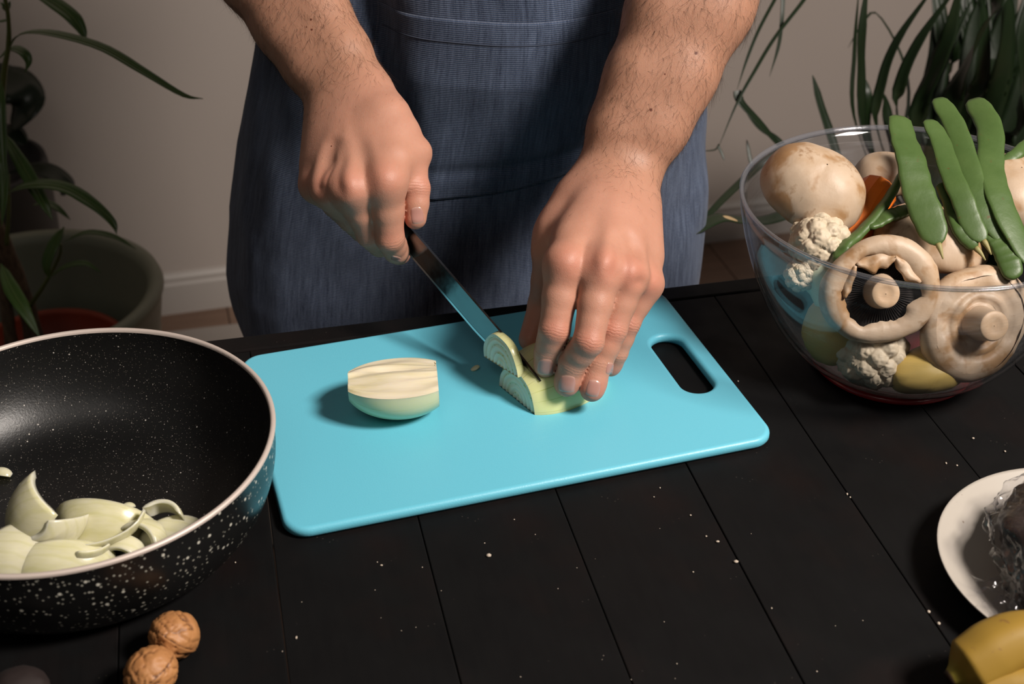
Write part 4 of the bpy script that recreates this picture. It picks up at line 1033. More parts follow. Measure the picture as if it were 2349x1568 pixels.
# ------------------------------------------------------------------ apron and clothes
ZK = np.array([-.50, -.30, -.175, -.136, -.0955, -.023, .045, .138, .20, .30, .58])
XL = np.array([-.235, -.250, -.270, -.279, -.280, -.2705, -.254, -.227, -.212, -.205, -.20])
XR = np.array([.165, .176, .181, .182, .182, .180, .175, .170, .165, .150, .12])
def skirt(th, z, off=0.0, b=0.148):
    """th: 0 = front centre, positive to the right"""
    xl = np.interp(z, ZK, XL); xr = np.interp(z, ZK, XR); cx_ = (xl + xr) / 2; a = (xr - xl) / 2 + off; bb = b + off
    c_, s_ = np.cos(th), np.sin(th); e = 2 / 2.35
    x = cx_ + a * np.sign(s_) * np.abs(s_) ** e; y = BY - bb * np.sign(c_) * np.abs(c_) ** e
    fold = 0.0030 * np.sin(th * 5.2 + 1.1 + z * 3) + 0.0035 * np.sin(th * 9.0 + 2.0 - z * 5) * np.clip(np.abs(th) - .3, 0, 1) + 0.0045 * vnoise(np.stack([th * 2.2, z * 7, 0 * z], -1), 1.0, 12) + 0.0016 * vnoise(np.stack([th * 7, z * 26, 0 * z], -1), 1.0, 5)
    xx = x
    fold = fold + 0.026 * np.exp(-((xx - 0.015) / 0.085) ** 2) * np.clip((z - 0.035) / 0.12, 0, 1) ** 1.3 * (np.abs(th) < 1.5)
    fold = fold - 0.016 * np.exp(-((xx + 0.105 - 0.10 * (0.12 - z)) / 0.022) ** 2) * np.clip((z + 0.02) / 0.1, 0, 1) * (np.abs(th) < 1.5)
    # soft crease running across below the pocket
    fold = fold - 0.0035 * np.exp(-((z - (0.075 + 0.035 * th)) / 0.006) ** 2) * np.exp(-((th - 0.35) / 0.5) ** 2)
    return x + fold * np.sin(th), y - fold * np.cos(th)
def skirt_patch(name, th0, th1, z0, z1, n1, n2, off, mat_, thick=0.0012, z0b=None, parent=person):
    TH, ZZ = np.meshgrid(np.linspace(th0, th1, n1), np.linspace(0, 1, n2), indexing='ij')
    zlo = z0 + ((z0 if z0b is None else z0b) - z0) * np.linspace(0, 1, n1)[:, None]; ZZ = zlo + (z1 - zlo) * ZZ
    def shell(o_):
        x, y = skirt(TH, ZZ, o_); return np.stack([x, y, ZZ], -1)
    ou = np.linspace(-1, 1, n1)[:, None]; ov = np.linspace(-1, 1, n2)[None, :]
    A = shell(off); Bk = shell(off - thick)
    nV = n1 * n2; V = np.concatenate([A.reshape(-1, 3), Bk.reshape(-1, 3)]); Fc = [f[::-1] for f in grid_faces(n1, n2)] + grid_faces(n1, n2, off=nV)
    def strip(ids, fl_):
        for i, j in zip(ids[:-1], ids[1:]): Fc.append([i, j, j + nV, i + nV] if fl_ else [j, i, i + nV, j + nV])
    strip([i * n2 for i in range(n1)], 0); strip([i * n2 + n2 - 1 for i in range(n1)], 1); strip(list(range(n2)), 1); strip([(n1 - 1) * n2 + j for j in range(n2)], 0)
    o = fix_normals(mesh(name, V - PO, Fc, mat_, parent))
    # uv in metres: arc length around, height up
    arc = np.concatenate([[0], np.cumsum(np.linalg.norm(np.diff(A[:, n2 // 2, :2], axis=0), axis=1))])
    uvv = np.stack([np.repeat(arc, n2), ZZ.ravel()], 1); uvv = np.concatenate([uvv, uvv])
    uv = o.data.uv_layers.new(name='UVMap'); li = np.zeros(len(o.data.loops), np.int32); o.data.loops.foreach_get('vertex_index', li)
    uv.data.foreach_set('uv', uvv[li].ravel().astype(np.float32)); return o, A
apron, _ = skirt_patch('apron', -1.95, 1.95, -0.46, 0.50, 190, 260, 0.0, MT['denim'])
def th_at(x, z, iters=40):
    lo, hi = -1.4, 1.4
    for _ in range(iters):
        m = (lo + hi) / 2
        if skirt(np.array(m), np.array(z))[0] < x: lo = m
        else: hi = m
    return (lo + hi) / 2
pth0, pth1 = th_at(-0.12, 0.14), th_at(0.0815, 0.16)
pocket, PA = skirt_patch('apron_pocket', pth0, pth1, 0.030, 0.2095, 90, 60, 0.0009, MT['denim'], 0.0009, 0.074)
def seam(th, z, nm='seam', r=0.0005):
    x, y = skirt(th, z, 0.0010 if nm == 'pocket_seam' else 0.0004); C = np.stack([x, y, z], -1) - PO
    V, Fc = tube(C, r, 6, (0, -1, 0.1)); mesh(nm, V, Fc, MT['stitch'], person)
tt = np.linspace(pth0 + .03, pth1 - .03, 120)
seam(tt, np.full(120, 0.2095 - 0.018), 'pocket_seam')
seam(np.full(60, pth1 - .03), np.linspace(.078, .206, 60), 'pocket_seam')
# shirt (torso shell and short sleeves) and trousers
def shell_tube(name, C, ra, rb, mat_, n=40, parent=person, closed=True):
    C = np.asarray(C, float); a = np.linspace(0, 2 * math.pi, n, endpoint=False)
    V = np.stack([C[:, None, 0] + np.asarray(ra)[:, None] * np.cos(a), C[:, None, 1] + np.asarray(rb)[:, None] * np.sin(a), np.repeat(C[:, 2:3], n, 1)], -1).reshape(-1, 3)
    o = fix_normals(mesh(name, V - PO, grid_faces(len(C), n, wrap_m=True), mat_, parent))
    uv = o.data.uv_layers.new(name='UVMap'); li = np.zeros(len(o.data.loops), np.int32); o.data.loops.foreach_get('vertex_index', li)
    U_ = np.stack([np.tile(a * 0.18, len(C)), V[:, 2]], 1); uv.data.foreach_set('uv', U_[li].ravel().astype(np.float32)); return o
zz = np.linspace(-0.12, 0.62, 24); C = np.stack([np.full(24, BX), np.full(24, BY + .012), zz], 1)
shell_tube('shirt', C, np.interp(zz, [-.12, .1, .45, .58, .62], [.185, .172, .19, .20, .12]), np.interp(zz, [-.12, .1, .45, .62], [.115, .105, .118, .09]), MT['shirt'])
for E_, S_h in ((L_elb, SHL), (R_elb, SHR)):
    C = np.array([lerp(E_, S_h, q) for q in np.linspace(0.42, 1.0, 10)]); V, Fc = tube(C, np.linspace(.062, .070, 10), 24, (0, 1, 0), caps=False); mesh('shirt_sleeve', V - PO, Fc, MT['shirt'], person)
zz = np.linspace(-0.75, -0.06, 20)
for sg in (-1, 1):
    C = np.stack([BX + sg * np.interp(zz, [-.75, -.2, -.06], [.10, .088, .085]), np.full(20, BY + .015), zz], 1)
    shell_tube('trouser_leg', C, np.interp(zz, [-.75, -.4, -.2, -.06], [.062, .075, .098, .098]), np.interp(zz, [-.75, -.4, -.2, -.06], [.062, .075, .10, .105]), MT['trousers'])
    V, Fc = box(0.095, 0.27, 0.075, 0.03, (BX + sg * .10, BY - .03, FLOOR_Z + 0.038)); mesh('shoe', V - PO, Fc, MT['bakelite'], person)
# ------------------------------------------------------------------ salad bowl
BWX, BWY, BWR, BWH = 0.287, 0.876, 0.125, 0.138
bowl = empty('salad_bowl', (BWX, BWY, 0)); tag(bowl, 'large clear plastic bowl with a red base, full of vegetables', 'bowl')
bz = np.array([0.0065, 0.0075, 0.011, 0.018, 0.028, 0.040, 0.055, 0.072, 0.090, 0.108, 0.124, 0.136]); br = np.array([0.045, 0.056, 0.0655, 0.0755, 0.0850, 0.0935, 0.1015, 0.1090, 0.1155, 0.1205, 0.1238, BWR])
out_p = [(0.0005, 0.0062), (0.03, 0.0062)] + list(zip(br, bz)); in_p = [(0.0005, 0.0092), (0.03, 0.0092)] + [(r - 0.0026, z + 0.0022 * (1 - i / 11)) for i, (r, z) in enumerate(zip(br, bz))]
lip = [(BWR + 0.0006, 0.1368), (BWR + 0.0008, 0.1378), (BWR + 0.0003, 0.1384), (BWR - 0.0014, 0.1384), (BWR - 0.0024, 0.1376)]
fix_normals(mesh('bowl_wall', *lathe(out_p + in_p[::-1], 128), MT['bowl'], bowl))
fix_normals(mesh('rim', *lathe([(BWR - 0.0030, 0.1352), (BWR + 0.0002, 0.1352)] + lip, 128, True), MT['bowl_rim'], bowl))
fix_normals(mesh('base', *lathe([(0.0005, 0.0002), (0.052, 0.0002), (0.0585, 0.0006), (0.0605, 0.0030), (0.0590, 0.0056), (0.052, 0.0060), (0.0005, 0.0060)], 96), MT['bowl_base'], bowl))
def mushroom(name, c, axis, R, h, label, open_=False, veil=True, stem=0.018, sr=0.010, seed=1, spin=0.3, lop=0.06):
    """local +z = top of the cap; gills and stem below"""
    root = empty(name, c); rg = np.random.default_rng(seed)
    n = 72; prof = []
    for a in np.linspace(0.01, math.pi / 2, 16): prof.append((R * math.sin(a) ** 0.93, h * math.cos(a)))
    und = [(.995, -.0025), (.965, -.0060), (.91, -.0085), (.83, -.0095), (.74, -.0092), (.66, -.0078), (.62, -.0050)] if open_ else [(.995, -.0025), (.965, -.0060), (.91, -.0085), (.83, -.0098)]
    prof += [(R * q, z) for q, z in und]
    V, Fc = lathe(prof, n); th = np.arctan2(V[:, 1], V[:, 0]); rr = np.hypot(V[:, 0], V[:, 1]) / R
    V *= (1 + lop * np.cos(2 * th + seed) * rr + 0.045 * fbm(V, 28, 3, seed) + 0.014 * fbm(V, 90, 2, seed + 3))[:, None]
    if open_:      # ragged inner edge of the flesh
        k = len(prof); w_ = np.repeat(np.clip((np.arange(k) - (k - 5)) / 4.0, 0, 1), n); g_ = 0.16 * vnoise(np.stack([np.cos(th) * 2.4, np.sin(th) * 2.4, 0 * th + seed], 1), 1.0, seed) + 0.05 * vnoise(np.stack([np.cos(th) * 9, np.sin(th) * 9, 0 * th], 1), 1.0, seed)
        V[:, :2] *= (1 + w_ * (g_ - 0.02))[:, None]
    fix_normals(mesh('cap', V, Fc, MT['mush'], root))
    ri = prof[-1][0] * 1.0; zi = prof[-1][1]
    # underside: gills (radial plates) and torn veil
    if open_:
        n2 = 144; rows = []; a = np.linspace(0, 2 * math.pi, n2, endpoint=False)
        for q in (1.30, 1.0, 0.7, 0.4, 0.2):
            rows.append(np.stack([ri * q * np.cos(a), ri * q * np.sin(a), -0.0005 - 0.004 * (1 - q) + 0.0011 * np.where(np.arange(n2) % 2, 1, -1) * (q < 1)], 1))
        fix_normals(mesh('gills', np.concatenate(rows), grid_faces(5, n2, wrap_m=True), MT['gill'], root, False))
        for a0, a1, w in ((3.95, 5.05, .55), (5.0, 6.0, .42), (3.0, 3.9, .30)):
            m1 = 18; g = []
            for i, aa in enumerate(np.linspace(a0, a1, m1)):
                edge = w * (0.85 + 0.3 * vnoise(np.array([[aa * 3.5, seed, 0]]))[0]) * min(1, 4 * min(i, m1 - 1 - i) / m1 + .25)
                for q in np.linspace(0, 1, 7):
                    r_ = ri * (1.10 - edge * q); g.append((r_ * math.cos(aa), r_ * math.sin(aa), zi - 0.0005 - 0.0042 * math.sin(q * 2.6) + 0.0008 * math.sin(aa * 9 + q * 5)))
            o = mesh('veil_flap', np.array(g), grid_faces(m1, 7), MT['mush'], root); sd = o.modifiers.new('s', 'SOLIDIFY'); sd.thickness = 0.0018; sd.offset = 0
    else:
        rows = [(R * q, z) for q, z in ((.835, -.0097), (.74, -.0102), (.65, -.0096), (.58, -.0082), (.54, -.0095), (.48, -.0108), (.42, -.0100), (.37, -.0078), (.33, -.0088), (.28, -.0100), (.05, -.0095))]
        V, Fc = lathe(rows, n); V[:, 2] += 0.0020 * fbm(V, 70, 3, seed + 5); th = np.arctan2(V[:, 1], V[:, 0]); V *= (1 + lop * np.cos(2 * th + seed) * np.hypot(V[:, 0], V[:, 1]) / R + 0.045 * fbm(V * [1, 1, 0] + [0, 0, -.0098], 28, 3, seed) + 0.014 * fbm(V * [1, 1, 0] + [0, 0, -.0098], 90, 2, seed + 3))[:, None]; V[:n] += [0, 0, 0.0012]; V[:n, :2] *= 1.02
        fix_normals(mesh('veil', V, Fc, MT['mush'], root))
    if stem > 0:
        st = [(sr * 1.30, zi + 0.004), (sr * 1.12, zi - 0.003), (sr, zi - stem * .5), (sr * 1.02, zi - stem + .0015), (sr * 0.97, zi - stem)]
        V, Fc = lathe(st, 40); V *= (1 + 0.03 * fbm(V, 60, 2, seed))[:, None]; fix_normals(mesh('stem', V, Fc, MT['mush_stem'], root))
        cp = [(sr * 0.97, zi - stem), (sr * .9, zi - stem - .0008), (sr * .5, zi - stem - .0003), (sr * .3, zi - stem + .0006), (0.0003, zi - stem + .0003)]
        V, Fc = lathe(cp, 40); V *= (1 + 0.03 * fbm(V, 60, 2, seed))[:, None]; fix_normals(mesh('stem_cut', V, Fc, MT['mush_cut'], root))
    z = unit(axis); x = unit(np.cross(UP + 0.01, z)); y = np.cross(z, x); M = np.stack([x, y, z], 1) @ rotm(0, 0, spin)
    set_basis(root, M, c); tag(root, label, 'mushroom', 'mushrooms in the clear bowl'); return root
TC = -FWD    # towards the lens
mushroom('mushroom', P(1863, 436, 1.005), TC * .75 + RIGHT * .15 + UP * .45, 0.0362, 0.030, 'big pale mushroom cap with brown blotches at the left of the bowl', False, seed=3, stem=0, lop=0.10, spin=0.9)
mushroom('mushroom', P(2018, 668, 0.962), -(TC * .90 + UP * -.12 - RIGHT * .03), 0.0395, 0.022, 'open mushroom showing black gills and a torn veil', True, seed=7, stem=0.013, sr=0.0098, spin=math.pi)
mushroom('mushroom', P(2232, 738, 0.972), -(TC * .88 + RIGHT * .16 - UP * .10), 0.0405, 0.022, 'closed mushroom with its stem stub facing out, right of the open one', False, seed=11, stem=0.019, sr=0.0105, spin=1.4)
mushroom('mushroom', P(2128, 560, 1.005), TC * .35 + UP * .85 + RIGHT * .05, 0.040, 0.029, 'brown-stained mushroom cap under the ends of the beans', False, seed=15, stem=0)
mushroom('mushroom', P(2030, 408, 1.062), TC * .35 + UP * .85, 0.024, 0.020, 'small brownish mushroom cap behind the carrot', False, seed=19, stem=0)
mushroom('mushroom', P(2352, 448, 1.030), TC * .6 + UP * .6 + RIGHT * .1, 0.033, 0.026, 'mushroom cap cut off by the right frame edge', False, seed=23, stem=0)
# cauliflower: union of spheres seen from its middle, so each head stays one surface
def lobed(R, n_l, sub, seed, size=0.5, up_only=0.0):
    rg = np.random.default_rng(seed); V, Fc = ico(sub); C = []; 
    g = (1 + 5 ** .5) / 2
    for i in range(n_l):
        z = 1 - (i + .5) / n_l * (2 - up_only); a = 2 * math.pi * i / g; r = math.sqrt(max(0, 1 - z * z)); C.append((r * math.cos(a), r * math.sin(a), z))
    C = np.array(C) * rg.uniform(.55, .72, (n_l, 1)); S = rg.uniform(.85, 1.15, n_l) * size
    rad = np.full(len(V), 0.45)
    for c_, s_ in zip(C, S):
        b = V @ c_; disc = b * b - (c_ @ c_ - s_ * s_); ok = disc > 0
        rad = np.where(ok, np.maximum(rad, b + np.sqrt(np.maximum(disc, 0))), rad)
    W = V * rad[:, None]
    vb = np.abs(vnoise(W, 7.0, seed + 2)) + 0.6 * np.abs(vnoise(W, 15.0, seed + 3))
    W *= (1 + 0.055 * vb)[:, None]
    return W * R, Fc
def cauli(c, R, rot, stems, label, seed):
    root = empty('cauliflower_floret', c); W, Fc = lobed(R, 36, 6, seed, 0.33); W = W @ rotm(*rot).T; mesh('curd', W, Fc, MT['cauli'], root)
    for pts, rr in stems:
        C = spline([np.asarray(q) - c for q in pts], 10); V, F2 = tube(C, np.interp(np.linspace(0, 1, 10), [0, .6, 1], rr), 14, (0, -1, 0)); mesh('stalk', V, F2, MT['cauli_stem'], root)
    tag(root, label, 'cauliflower', 'cauliflower florets in the clear bowl')
cc = P(1880, 556, 0.985); cauli(cc, 0.0225, (0, 0, 0), [([cc, P(1885, 630, .985), P(1905, 700, .99)], [.012, .012, .010])], 'cauliflower floret below the big pale mushroom', 3)
cc = P(1838, 628, 0.985); cauli(cc, 0.0125, (0.4, 0, 0), [([cc, P(1870, 660, .99), P(1900, 700, .995)], [.006, .006, .006])], 'small cauliflower knob against the left wall of the bowl', 5)
cc = P(2000, 812, 0.990); cauli(cc, 0.0255, (2.6, 0.2, 0), [([cc, P(2030, 760, .99), P(2040, 700, 1.0)], [.014, .012, .010])], 'cauliflower floret pressed low under the open mushroom', 9)
def potato(c, dim, rot, label, seed):
    V, Fc = ico(4); V = V * (1 + 0.09 * fbm(V, 1.4, 3, seed))[:, None] * dim; V = V @ rotm(*rot).T
    o = mesh('potato', V, Fc, MT['potato'], None, True, c); tag(o, label, 'potato', 'peeled potatoes in the clear bowl')
potato(P(1880, 775, 0.993), (.026, .023, .031), (0.2, 0.3, 0.2), 'peeled yellow potato at the lower left of the bowl', 3)
potato(P(2145, 872, 0.975), (.031, .018, .016), (0, -0.15, 0.15), 'peeled yellow potato on the bowl floor', 6)
# carrot
C = spline([P(2022, 428, 1.03), P(1993, 470, 1.02), P(1950, 560, 1.01), P(1935, 640, 1.02)], 24)
V, Fc = tube(C, np.interp(np.linspace(0, 1, 24), [0, .04, .12, .5, 1], [.006, .0125, .0155, .0145, .010]), 12, DORS if 'DORS' in globals() else (0, -1, 1))
V += (0.0006 * fbm(V, 120, 2, 3))[:, None]
o = fix_normals(mesh('carrot', V - C[0], Fc, MT['carrot'], None, False, C[0])); tag(o, 'peeled orange carrot between the mushrooms', 'carrot')
# broccoli
root = empty('broccoli_floret', P(2285, 592, 1.0)); W, Fc = lobed(0.020, 26, 5, 31, 0.36); mesh('head', W, Fc, MT['broc'], root)
V, F2 = tube(spline([(0, 0, 0), (0.004, 0.004, -0.02), (0.006, 0.008, -0.045)], 8), 0.008, 10, (0, 1, 0)); mesh('stalk', V, F2, MT['broc_stem'], root); tag(root, 'dark green broccoli floret under the right-hand beans', 'broccoli')
# flat green beans
def bean(pts, w, label, seed, th=0.21, ref=None, tip=True):
    """w: half width in metres, pod seen on its flat side"""
    C = spline([P(*q) for q in pts], 46); q = np.linspace(0, 1, 46)
    C = C + 0.0008 * np.stack([vnoise(np.stack([q * 5, q * 0 + seed, q * 0 + k], 1), 1.0, seed + k) for k in range(3)], 1)
    prof = np.interp(q, [0, .02, .08, .3, .8, .93, .975, 1], [.50, .78, .92, 1, 1, .84, .52, .15])
    seeds = 1 + 0.025 * np.sin(q * 2 * math.pi * 8 + seed)
    ref = DORS + 0.25 * UP if ref is None else ref
    T, S, N = frames(C, ref); n = 16; a = np.linspace(0, 2 * math.pi, n, endpoint=False)
    bump_ = 1 + 0.10 * np.clip(np.sin(q * 2 * math.pi * 8 + seed), 0, 1)
    tw = 0.25 * np.sin(q * 4 + seed)
    ca, sa_ = np.cos(a), np.sin(a)
    V = []
    for i in range(46):
        x = w * prof[i] * seeds[i] * np.sign(ca) * np.abs(ca) ** 0.9; y = w * th * prof[i] ** .6 * bump_[i] * np.sign(sa_) * np.abs(sa_) ** 0.6 * (1 - 0.15 * np.abs(ca) ** 4)
        s_ = S[i] * math.cos(tw[i]) + N[i] * math.sin(tw[i]); n_ = N[i] * math.cos(tw[i]) - S[i] * math.sin(tw[i])
        V.append(C[i] + x[:, None] * s_ + y[:, None] * n_)
    V = np.array(V).reshape(-1, 3); Fc = grid_faces(46, n, wrap_m=True) + [list(range(n)), [45 * n + i for i in range(n)][::-1]]
    root = empty('green_bean', C[0]); fix_normals(mesh('pod', V - C[0], Fc, MT['bean'], root))
    if tip:
        d = unit(C[-1] - C[-3]); tc = np.array([C[-1] - d * .001, C[-1] + d * .004, C[-1] + d * .009 + UP * -.0015]); V, Fc = tube(spline(tc, 6), [.0022, .0022, .0018, .0014, .0009, .0005], 8, (0.2, -1, 0.3)); mesh('stalk_end', V - C[0], Fc, MT['bean_tip'], root)
    tag(root, label, 'green bean', 'flat green beans on the bowl')
bean([(2062, 268, 1.010), (2085, 350, .985), (2110, 450, .966), (2152, 563, .952)], 0.0112, 'widest flat green bean, leftmost of the upright four', 1)
bean([(2132, 278, 1.015), (2158, 330, 1.0), (2195, 430, .974), (2225, 500, .964), (2256, 552, .958)], 0.0078, 'green bean second from the left of the upright four', 2)
bean([(2152, 228, 1.04), (2190, 290, 1.02), (2228, 400, .992), (2262, 490, .975), (2325, 572, .965)], 0.0082, 'long green bean third from the left, bending right at its end', 3)
bean([(2232, 228, 1.05), (2268, 290, 1.025), (2272, 380, .998), (2300, 470, .975), (2368, 620, .955)], 0.0098, 'green bean with a pointed top, rightmost of the upright four', 4)
bean([(2072, 396, 1.005), (2035, 462, .994), (1972, 536, .978), (1936, 566, .968), (1926, 604, .962)], 0.0066, 'curved dark bean hooking over the open mushroom', 5, 0.5, UP - .3 * DORS, False)
bean([(2100, 478, .988), (2045, 492, .982), (1984, 524, .976)], 0.0062, 'short bean end poking left from the bean pile', 6, 0.4, UP + .4 * DORS)
bean([(2158, 420, .990), (2185, 480, .978), (2205, 530, .966), (2242, 568, .960)], 0.0056, 'thin bean lying under the second bean', 7, 0.55)
bean([(2262, 520, .978), (2300, 570, .965), (2326, 640, .955)], 0.0080, 'bean pointing down at the right by the broccoli', 8, 0.4, None, False)
bean([(2375, 318, 1.03), (2335, 350, 1.015), (2300, 380, 1.01), (2285, 420, 1.0)], 0.0048, 'small bean tip sticking out at the right edge', 9, 0.6)

# keep every vegetable inside the bowl wall
bpy.context.view_layer.update()
def tree_verts(o):
    out = []
    for q in [o] + list(o.children_recursive):
        if q.type == 'MESH':
            n = len(q.data.vertices); co = np.zeros(n * 3); q.data.vertices.foreach_get('co', co); m = np.array(q.matrix_world); out.append(co.reshape(-1, 3) @ m[:3, :3].T + m[:3, 3])
    return np.concatenate(out)
for o in list(COL.objects):
    if o.parent is None and o.name.split('.')[0] in ('mushroom', 'cauliflower_floret', 'potato', 'carrot', 'broccoli_floret', 'green_bean'):
        V = tree_verts(o); off = np.zeros(3)
        for _ in range(12):
            W = V + off; rin = np.interp(W[:, 2], bz, br) - 0.0036; rr = np.hypot(W[:, 0] - BWX, W[:, 1] - BWY); ex = np.where(W[:, 2] < BWH + .002, rr - rin, -1); i = ex.argmax()
            if ex[i] > 0:
                d = np.array([BWX - W[i, 0], BWY - W[i, 1], 0]); off += d / (np.linalg.norm(d) + 1e-9) * ex[i] * 0.9 + [0, 0, ex[i] * 0.25]
            zl = 0.0100 - W[:, 2].min()
            if zl > 0: off[2] += zl
        o.location = [a + float(b) for a, b in zip(o.location, off)]
# ------------------------------------------------------------------ plants
def leaf(pts, w_px, mat_, parent, base, ref=None, fold=0.25, shape='lance', wav=0.0, nl=26, midrib=True, name='leaf'):
    d0 = np.mean([q[2] for q in pts]); C = spline([P(*q) for q in pts], nl); q = np.linspace(0, 1, nl); w = w_px / F_PX * d0 / 2
    pf = {'lance': np.interp(q, [0, .04, .12, .35, .6, .85, .95, 1], [.10, .16, .62, 1, .95, .48, .16, .02]), 'strap': np.interp(q, [0, .1, .4, .8, .95, 1], [.75, .9, 1, .75, .3, .03]),
          'oval': np.sqrt(np.clip(1 - (2 * q - 1) ** 2, 0.002, 1)), 'thin': np.interp(q, [0, .7, 1], [1, .8, .05])}[shape]
    ref = (DORS * .8 + UP * .7) if ref is None else ref
    T, S, N = frames(C, ref); hw = w * pf; V = []
    for u in (-1, -.5, 0, .5, 1):
        V.append(C + S * (hw * u)[:, None] + N * (hw * abs(u) * fold + wav * np.sin(q * 14 + u * 2) * hw)[:, None])
    A = np.stack(V, 1); Bk = A - N[:, None, :] * 0.0006
    nV = nl * 5; VV = np.concatenate([A.reshape(-1, 3), Bk.reshape(-1, 3)]); Fc = grid_faces(nl, 5) + [f[::-1] for f in grid_faces(nl, 5, off=nV)]
    for ids in ([i * 5 for i in range(nl)], [i * 5 + 4 for i in range(nl)]):
        for i, j in zip(ids[:-1], ids[1:]): Fc.append([i, j, j + nV, i + nV])
    o = fix_normals(mesh(name, VV - base, Fc, mat_, parent))
    if midrib and w_px > 18:
        V, F2 = tube(C[1:-2] + N[1:-2] * 0.0003, np.maximum(.0003, w * .07 * pf[1:-2] + .0003), 6, (0.1, -1, .2)); mesh('midrib', V - base, F2, MT['midrib'], o)
    return o
# green planter with a red inner pot and a young tree
GPX, GPY, GPR, GPZ = -0.650, 1.600, 0.179, -0.366
pot = empty('planter', (GPX, GPY, FLOOR_Z)); tag(pot, 'round olive green planter standing on the floor behind the pan', 'planter')
hh = GPZ - FLOOR_Z
prof = [(0.0005, 0.0), (0.120, 0.0), (0.128, 0.006), (0.150, hh * .5), (0.168, hh - .06), (GPR - .004, hh - .018), (GPR, hh - .008), (GPR - .003, hh), (GPR - .012, hh + .001), (GPR - .020, hh - .003), (GPR - .024, hh - .014), (GPR - .027, hh - .075), (GPR - .032, hh - .080), (0.135, hh * .45), (0.118, 0.02), (0.0005, 0.018)]
fix_normals(mesh('planter_wall', *lathe(prof, 96), MT['pot_green'], pot))
RB_ = np.array([GPX + 0.010, GPY - 0.005, FLOOR_Z + 0.0185])
rp = empty('inner_pot', RB_); tag(rp, 'orange-red plastic pot sitting inside the olive planter', 'pot')
fix_normals(mesh('pot_wall', *lathe([(0.0005, 0.0), (0.075, 0.0), (0.104, 0.262), (0.108, 0.262), (0.110, 0.275), (0.106, 0.2765), (0.101, 0.270), (0.098, 0.240), (0.0005, 0.235)], 72), MT['pot_red'], rp))
V, Fc = ico(4); V = V * [0.096, 0.096, 0.012] * (1 + 0.04 * fbm(V, 6, 3, 2))[:, None]; mesh('soil', V + [0, 0, 0.238], Fc, MT['soil'], rp)
fic_b = RB_ + [0, 0, 0.245]
fic = empty('potted_tree', fic_b); tag(fic, 'young tree with long narrow drooping leaves rooted in the red pot', 'plant')
def stem(pts, r0, r1, mat_, parent, base, name='stem', n=10):
    C = spline([P(*q) for q in pts], 20); V, F2 = tube(C, np.linspace(r0, r1, 20) * (1 + 0.06 * np.sin(np.arange(20) * 1.7)), n, (0.3, -1, .2)); return mesh(name, V - base, F2, mat_, parent)
stem([(82, 790, 1.86), (60, 700, 1.82), (25, 600, 1.77), (-15, 500, 1.72), (-40, 380, 1.68)], .0125, .009, MT['bark'], fic, fic_b, 'trunk')
stem([(28, 800, 1.84), (14, 700, 1.80), (4, 610, 1.76), (-10, 520, 1.74)], .0085, .007, MT['bark'], fic, fic_b, 'trunk')
stem([(-15, 500, 1.72), (0, 330, 1.62), (8, 180, 1.58), (20, 100, 1.55), (18, 30, 1.52), (5, -30, 1.5)], .0045, .0018, MT['twig'], fic, fic_b, 'twig')
stem([(70, 700, 1.80), (100, 655, 1.74), (135, 590, 1.70), (140, 560, 1.69)], .003, .0015, MT['twig'], fic, fic_b, 'twig')
stem([(15, 560, 1.74), (20, 480, 1.70), (20, 400, 1.68)], .003, .0015, MT['twig'], fic, fic_b, 'twig')
LL = [([(20, 112, 1.55), (45, 80, 1.52), (110, 76, 1.47), (230, 108, 1.43), (330, 165, 1.41), (420, 218, 1.40), (466, 226, 1.40)], 25, None),
      ([(60, -25, 1.62), (110, 0, 1.61), (160, 35, 1.60), (185, 65, 1.60), (198, 94, 1.60)], 38, None),
      ([(-5, 136, 1.58), (25, 113, 1.57), (52, 120, 1.56), (66, 142, 1.56), (57, 166, 1.56)], 24, None),
      ([(2, 185, 1.56), (4, 240, 1.55), (8, 330, 1.55), (12, 424, 1.55)], 20, None),
      ([(5, 300, 1.62), (40, 360, 1.60), (75, 420, 1.59), (100, 465, 1.58), (121, 505, 1.58)], 34, None),
      ([(-5, 478, 1.66), (25, 440, 1.60), (80, 424, 1.57), (150, 432, 1.55), (215, 470, 1.54), (258, 510, 1.54), (268, 538, 1.54)], 34, None),
      ([(147, 520, 1.68), (125, 560, 1.67), (108, 605, 1.67), (112, 638, 1.68)], 30, None),
      ([(150, 552, 1.68), (200, 533, 1.66), (260, 542, 1.65), (312, 570, 1.65)], 16, None),
      ([(108, 640, 1.70), (150, 612, 1.68), (195, 604, 1.67), (232, 625, 1.67)], 18, None),
      ([(2, 605, 1.66), (25, 660, 1.64), (55, 710, 1.63), (92, 775, 1.63)], 36, None),
      ([(-20, 330, 1.60), (0, 360, 1.58), (10, 430, 1.58), (4, 520, 1.58)], 26, None),
      ([(75, 470, 1.72), (105, 465, 1.71), (135, 480, 1.70), (162, 504, 1.70)], 18, None),
      ([(5, 20, 1.55), (12, 8, 1.54), (8, -10, 1.54)], 10, None), ([(18, 40, 1.53), (10, 15, 1.52), (0, 5, 1.52)], 9, None),
      ([(20, 45, 1.53), (8, 48, 1.53), (-12, 50, 1.53)], 9, None), ([(18, 28, 1.53), (21, 12, 1.53), (23, 2, 1.53)], 8, None)]
for pts, w, rf_ in LL: leaf(pts, w, MT['leaf'], fic, fic_b, rf_)
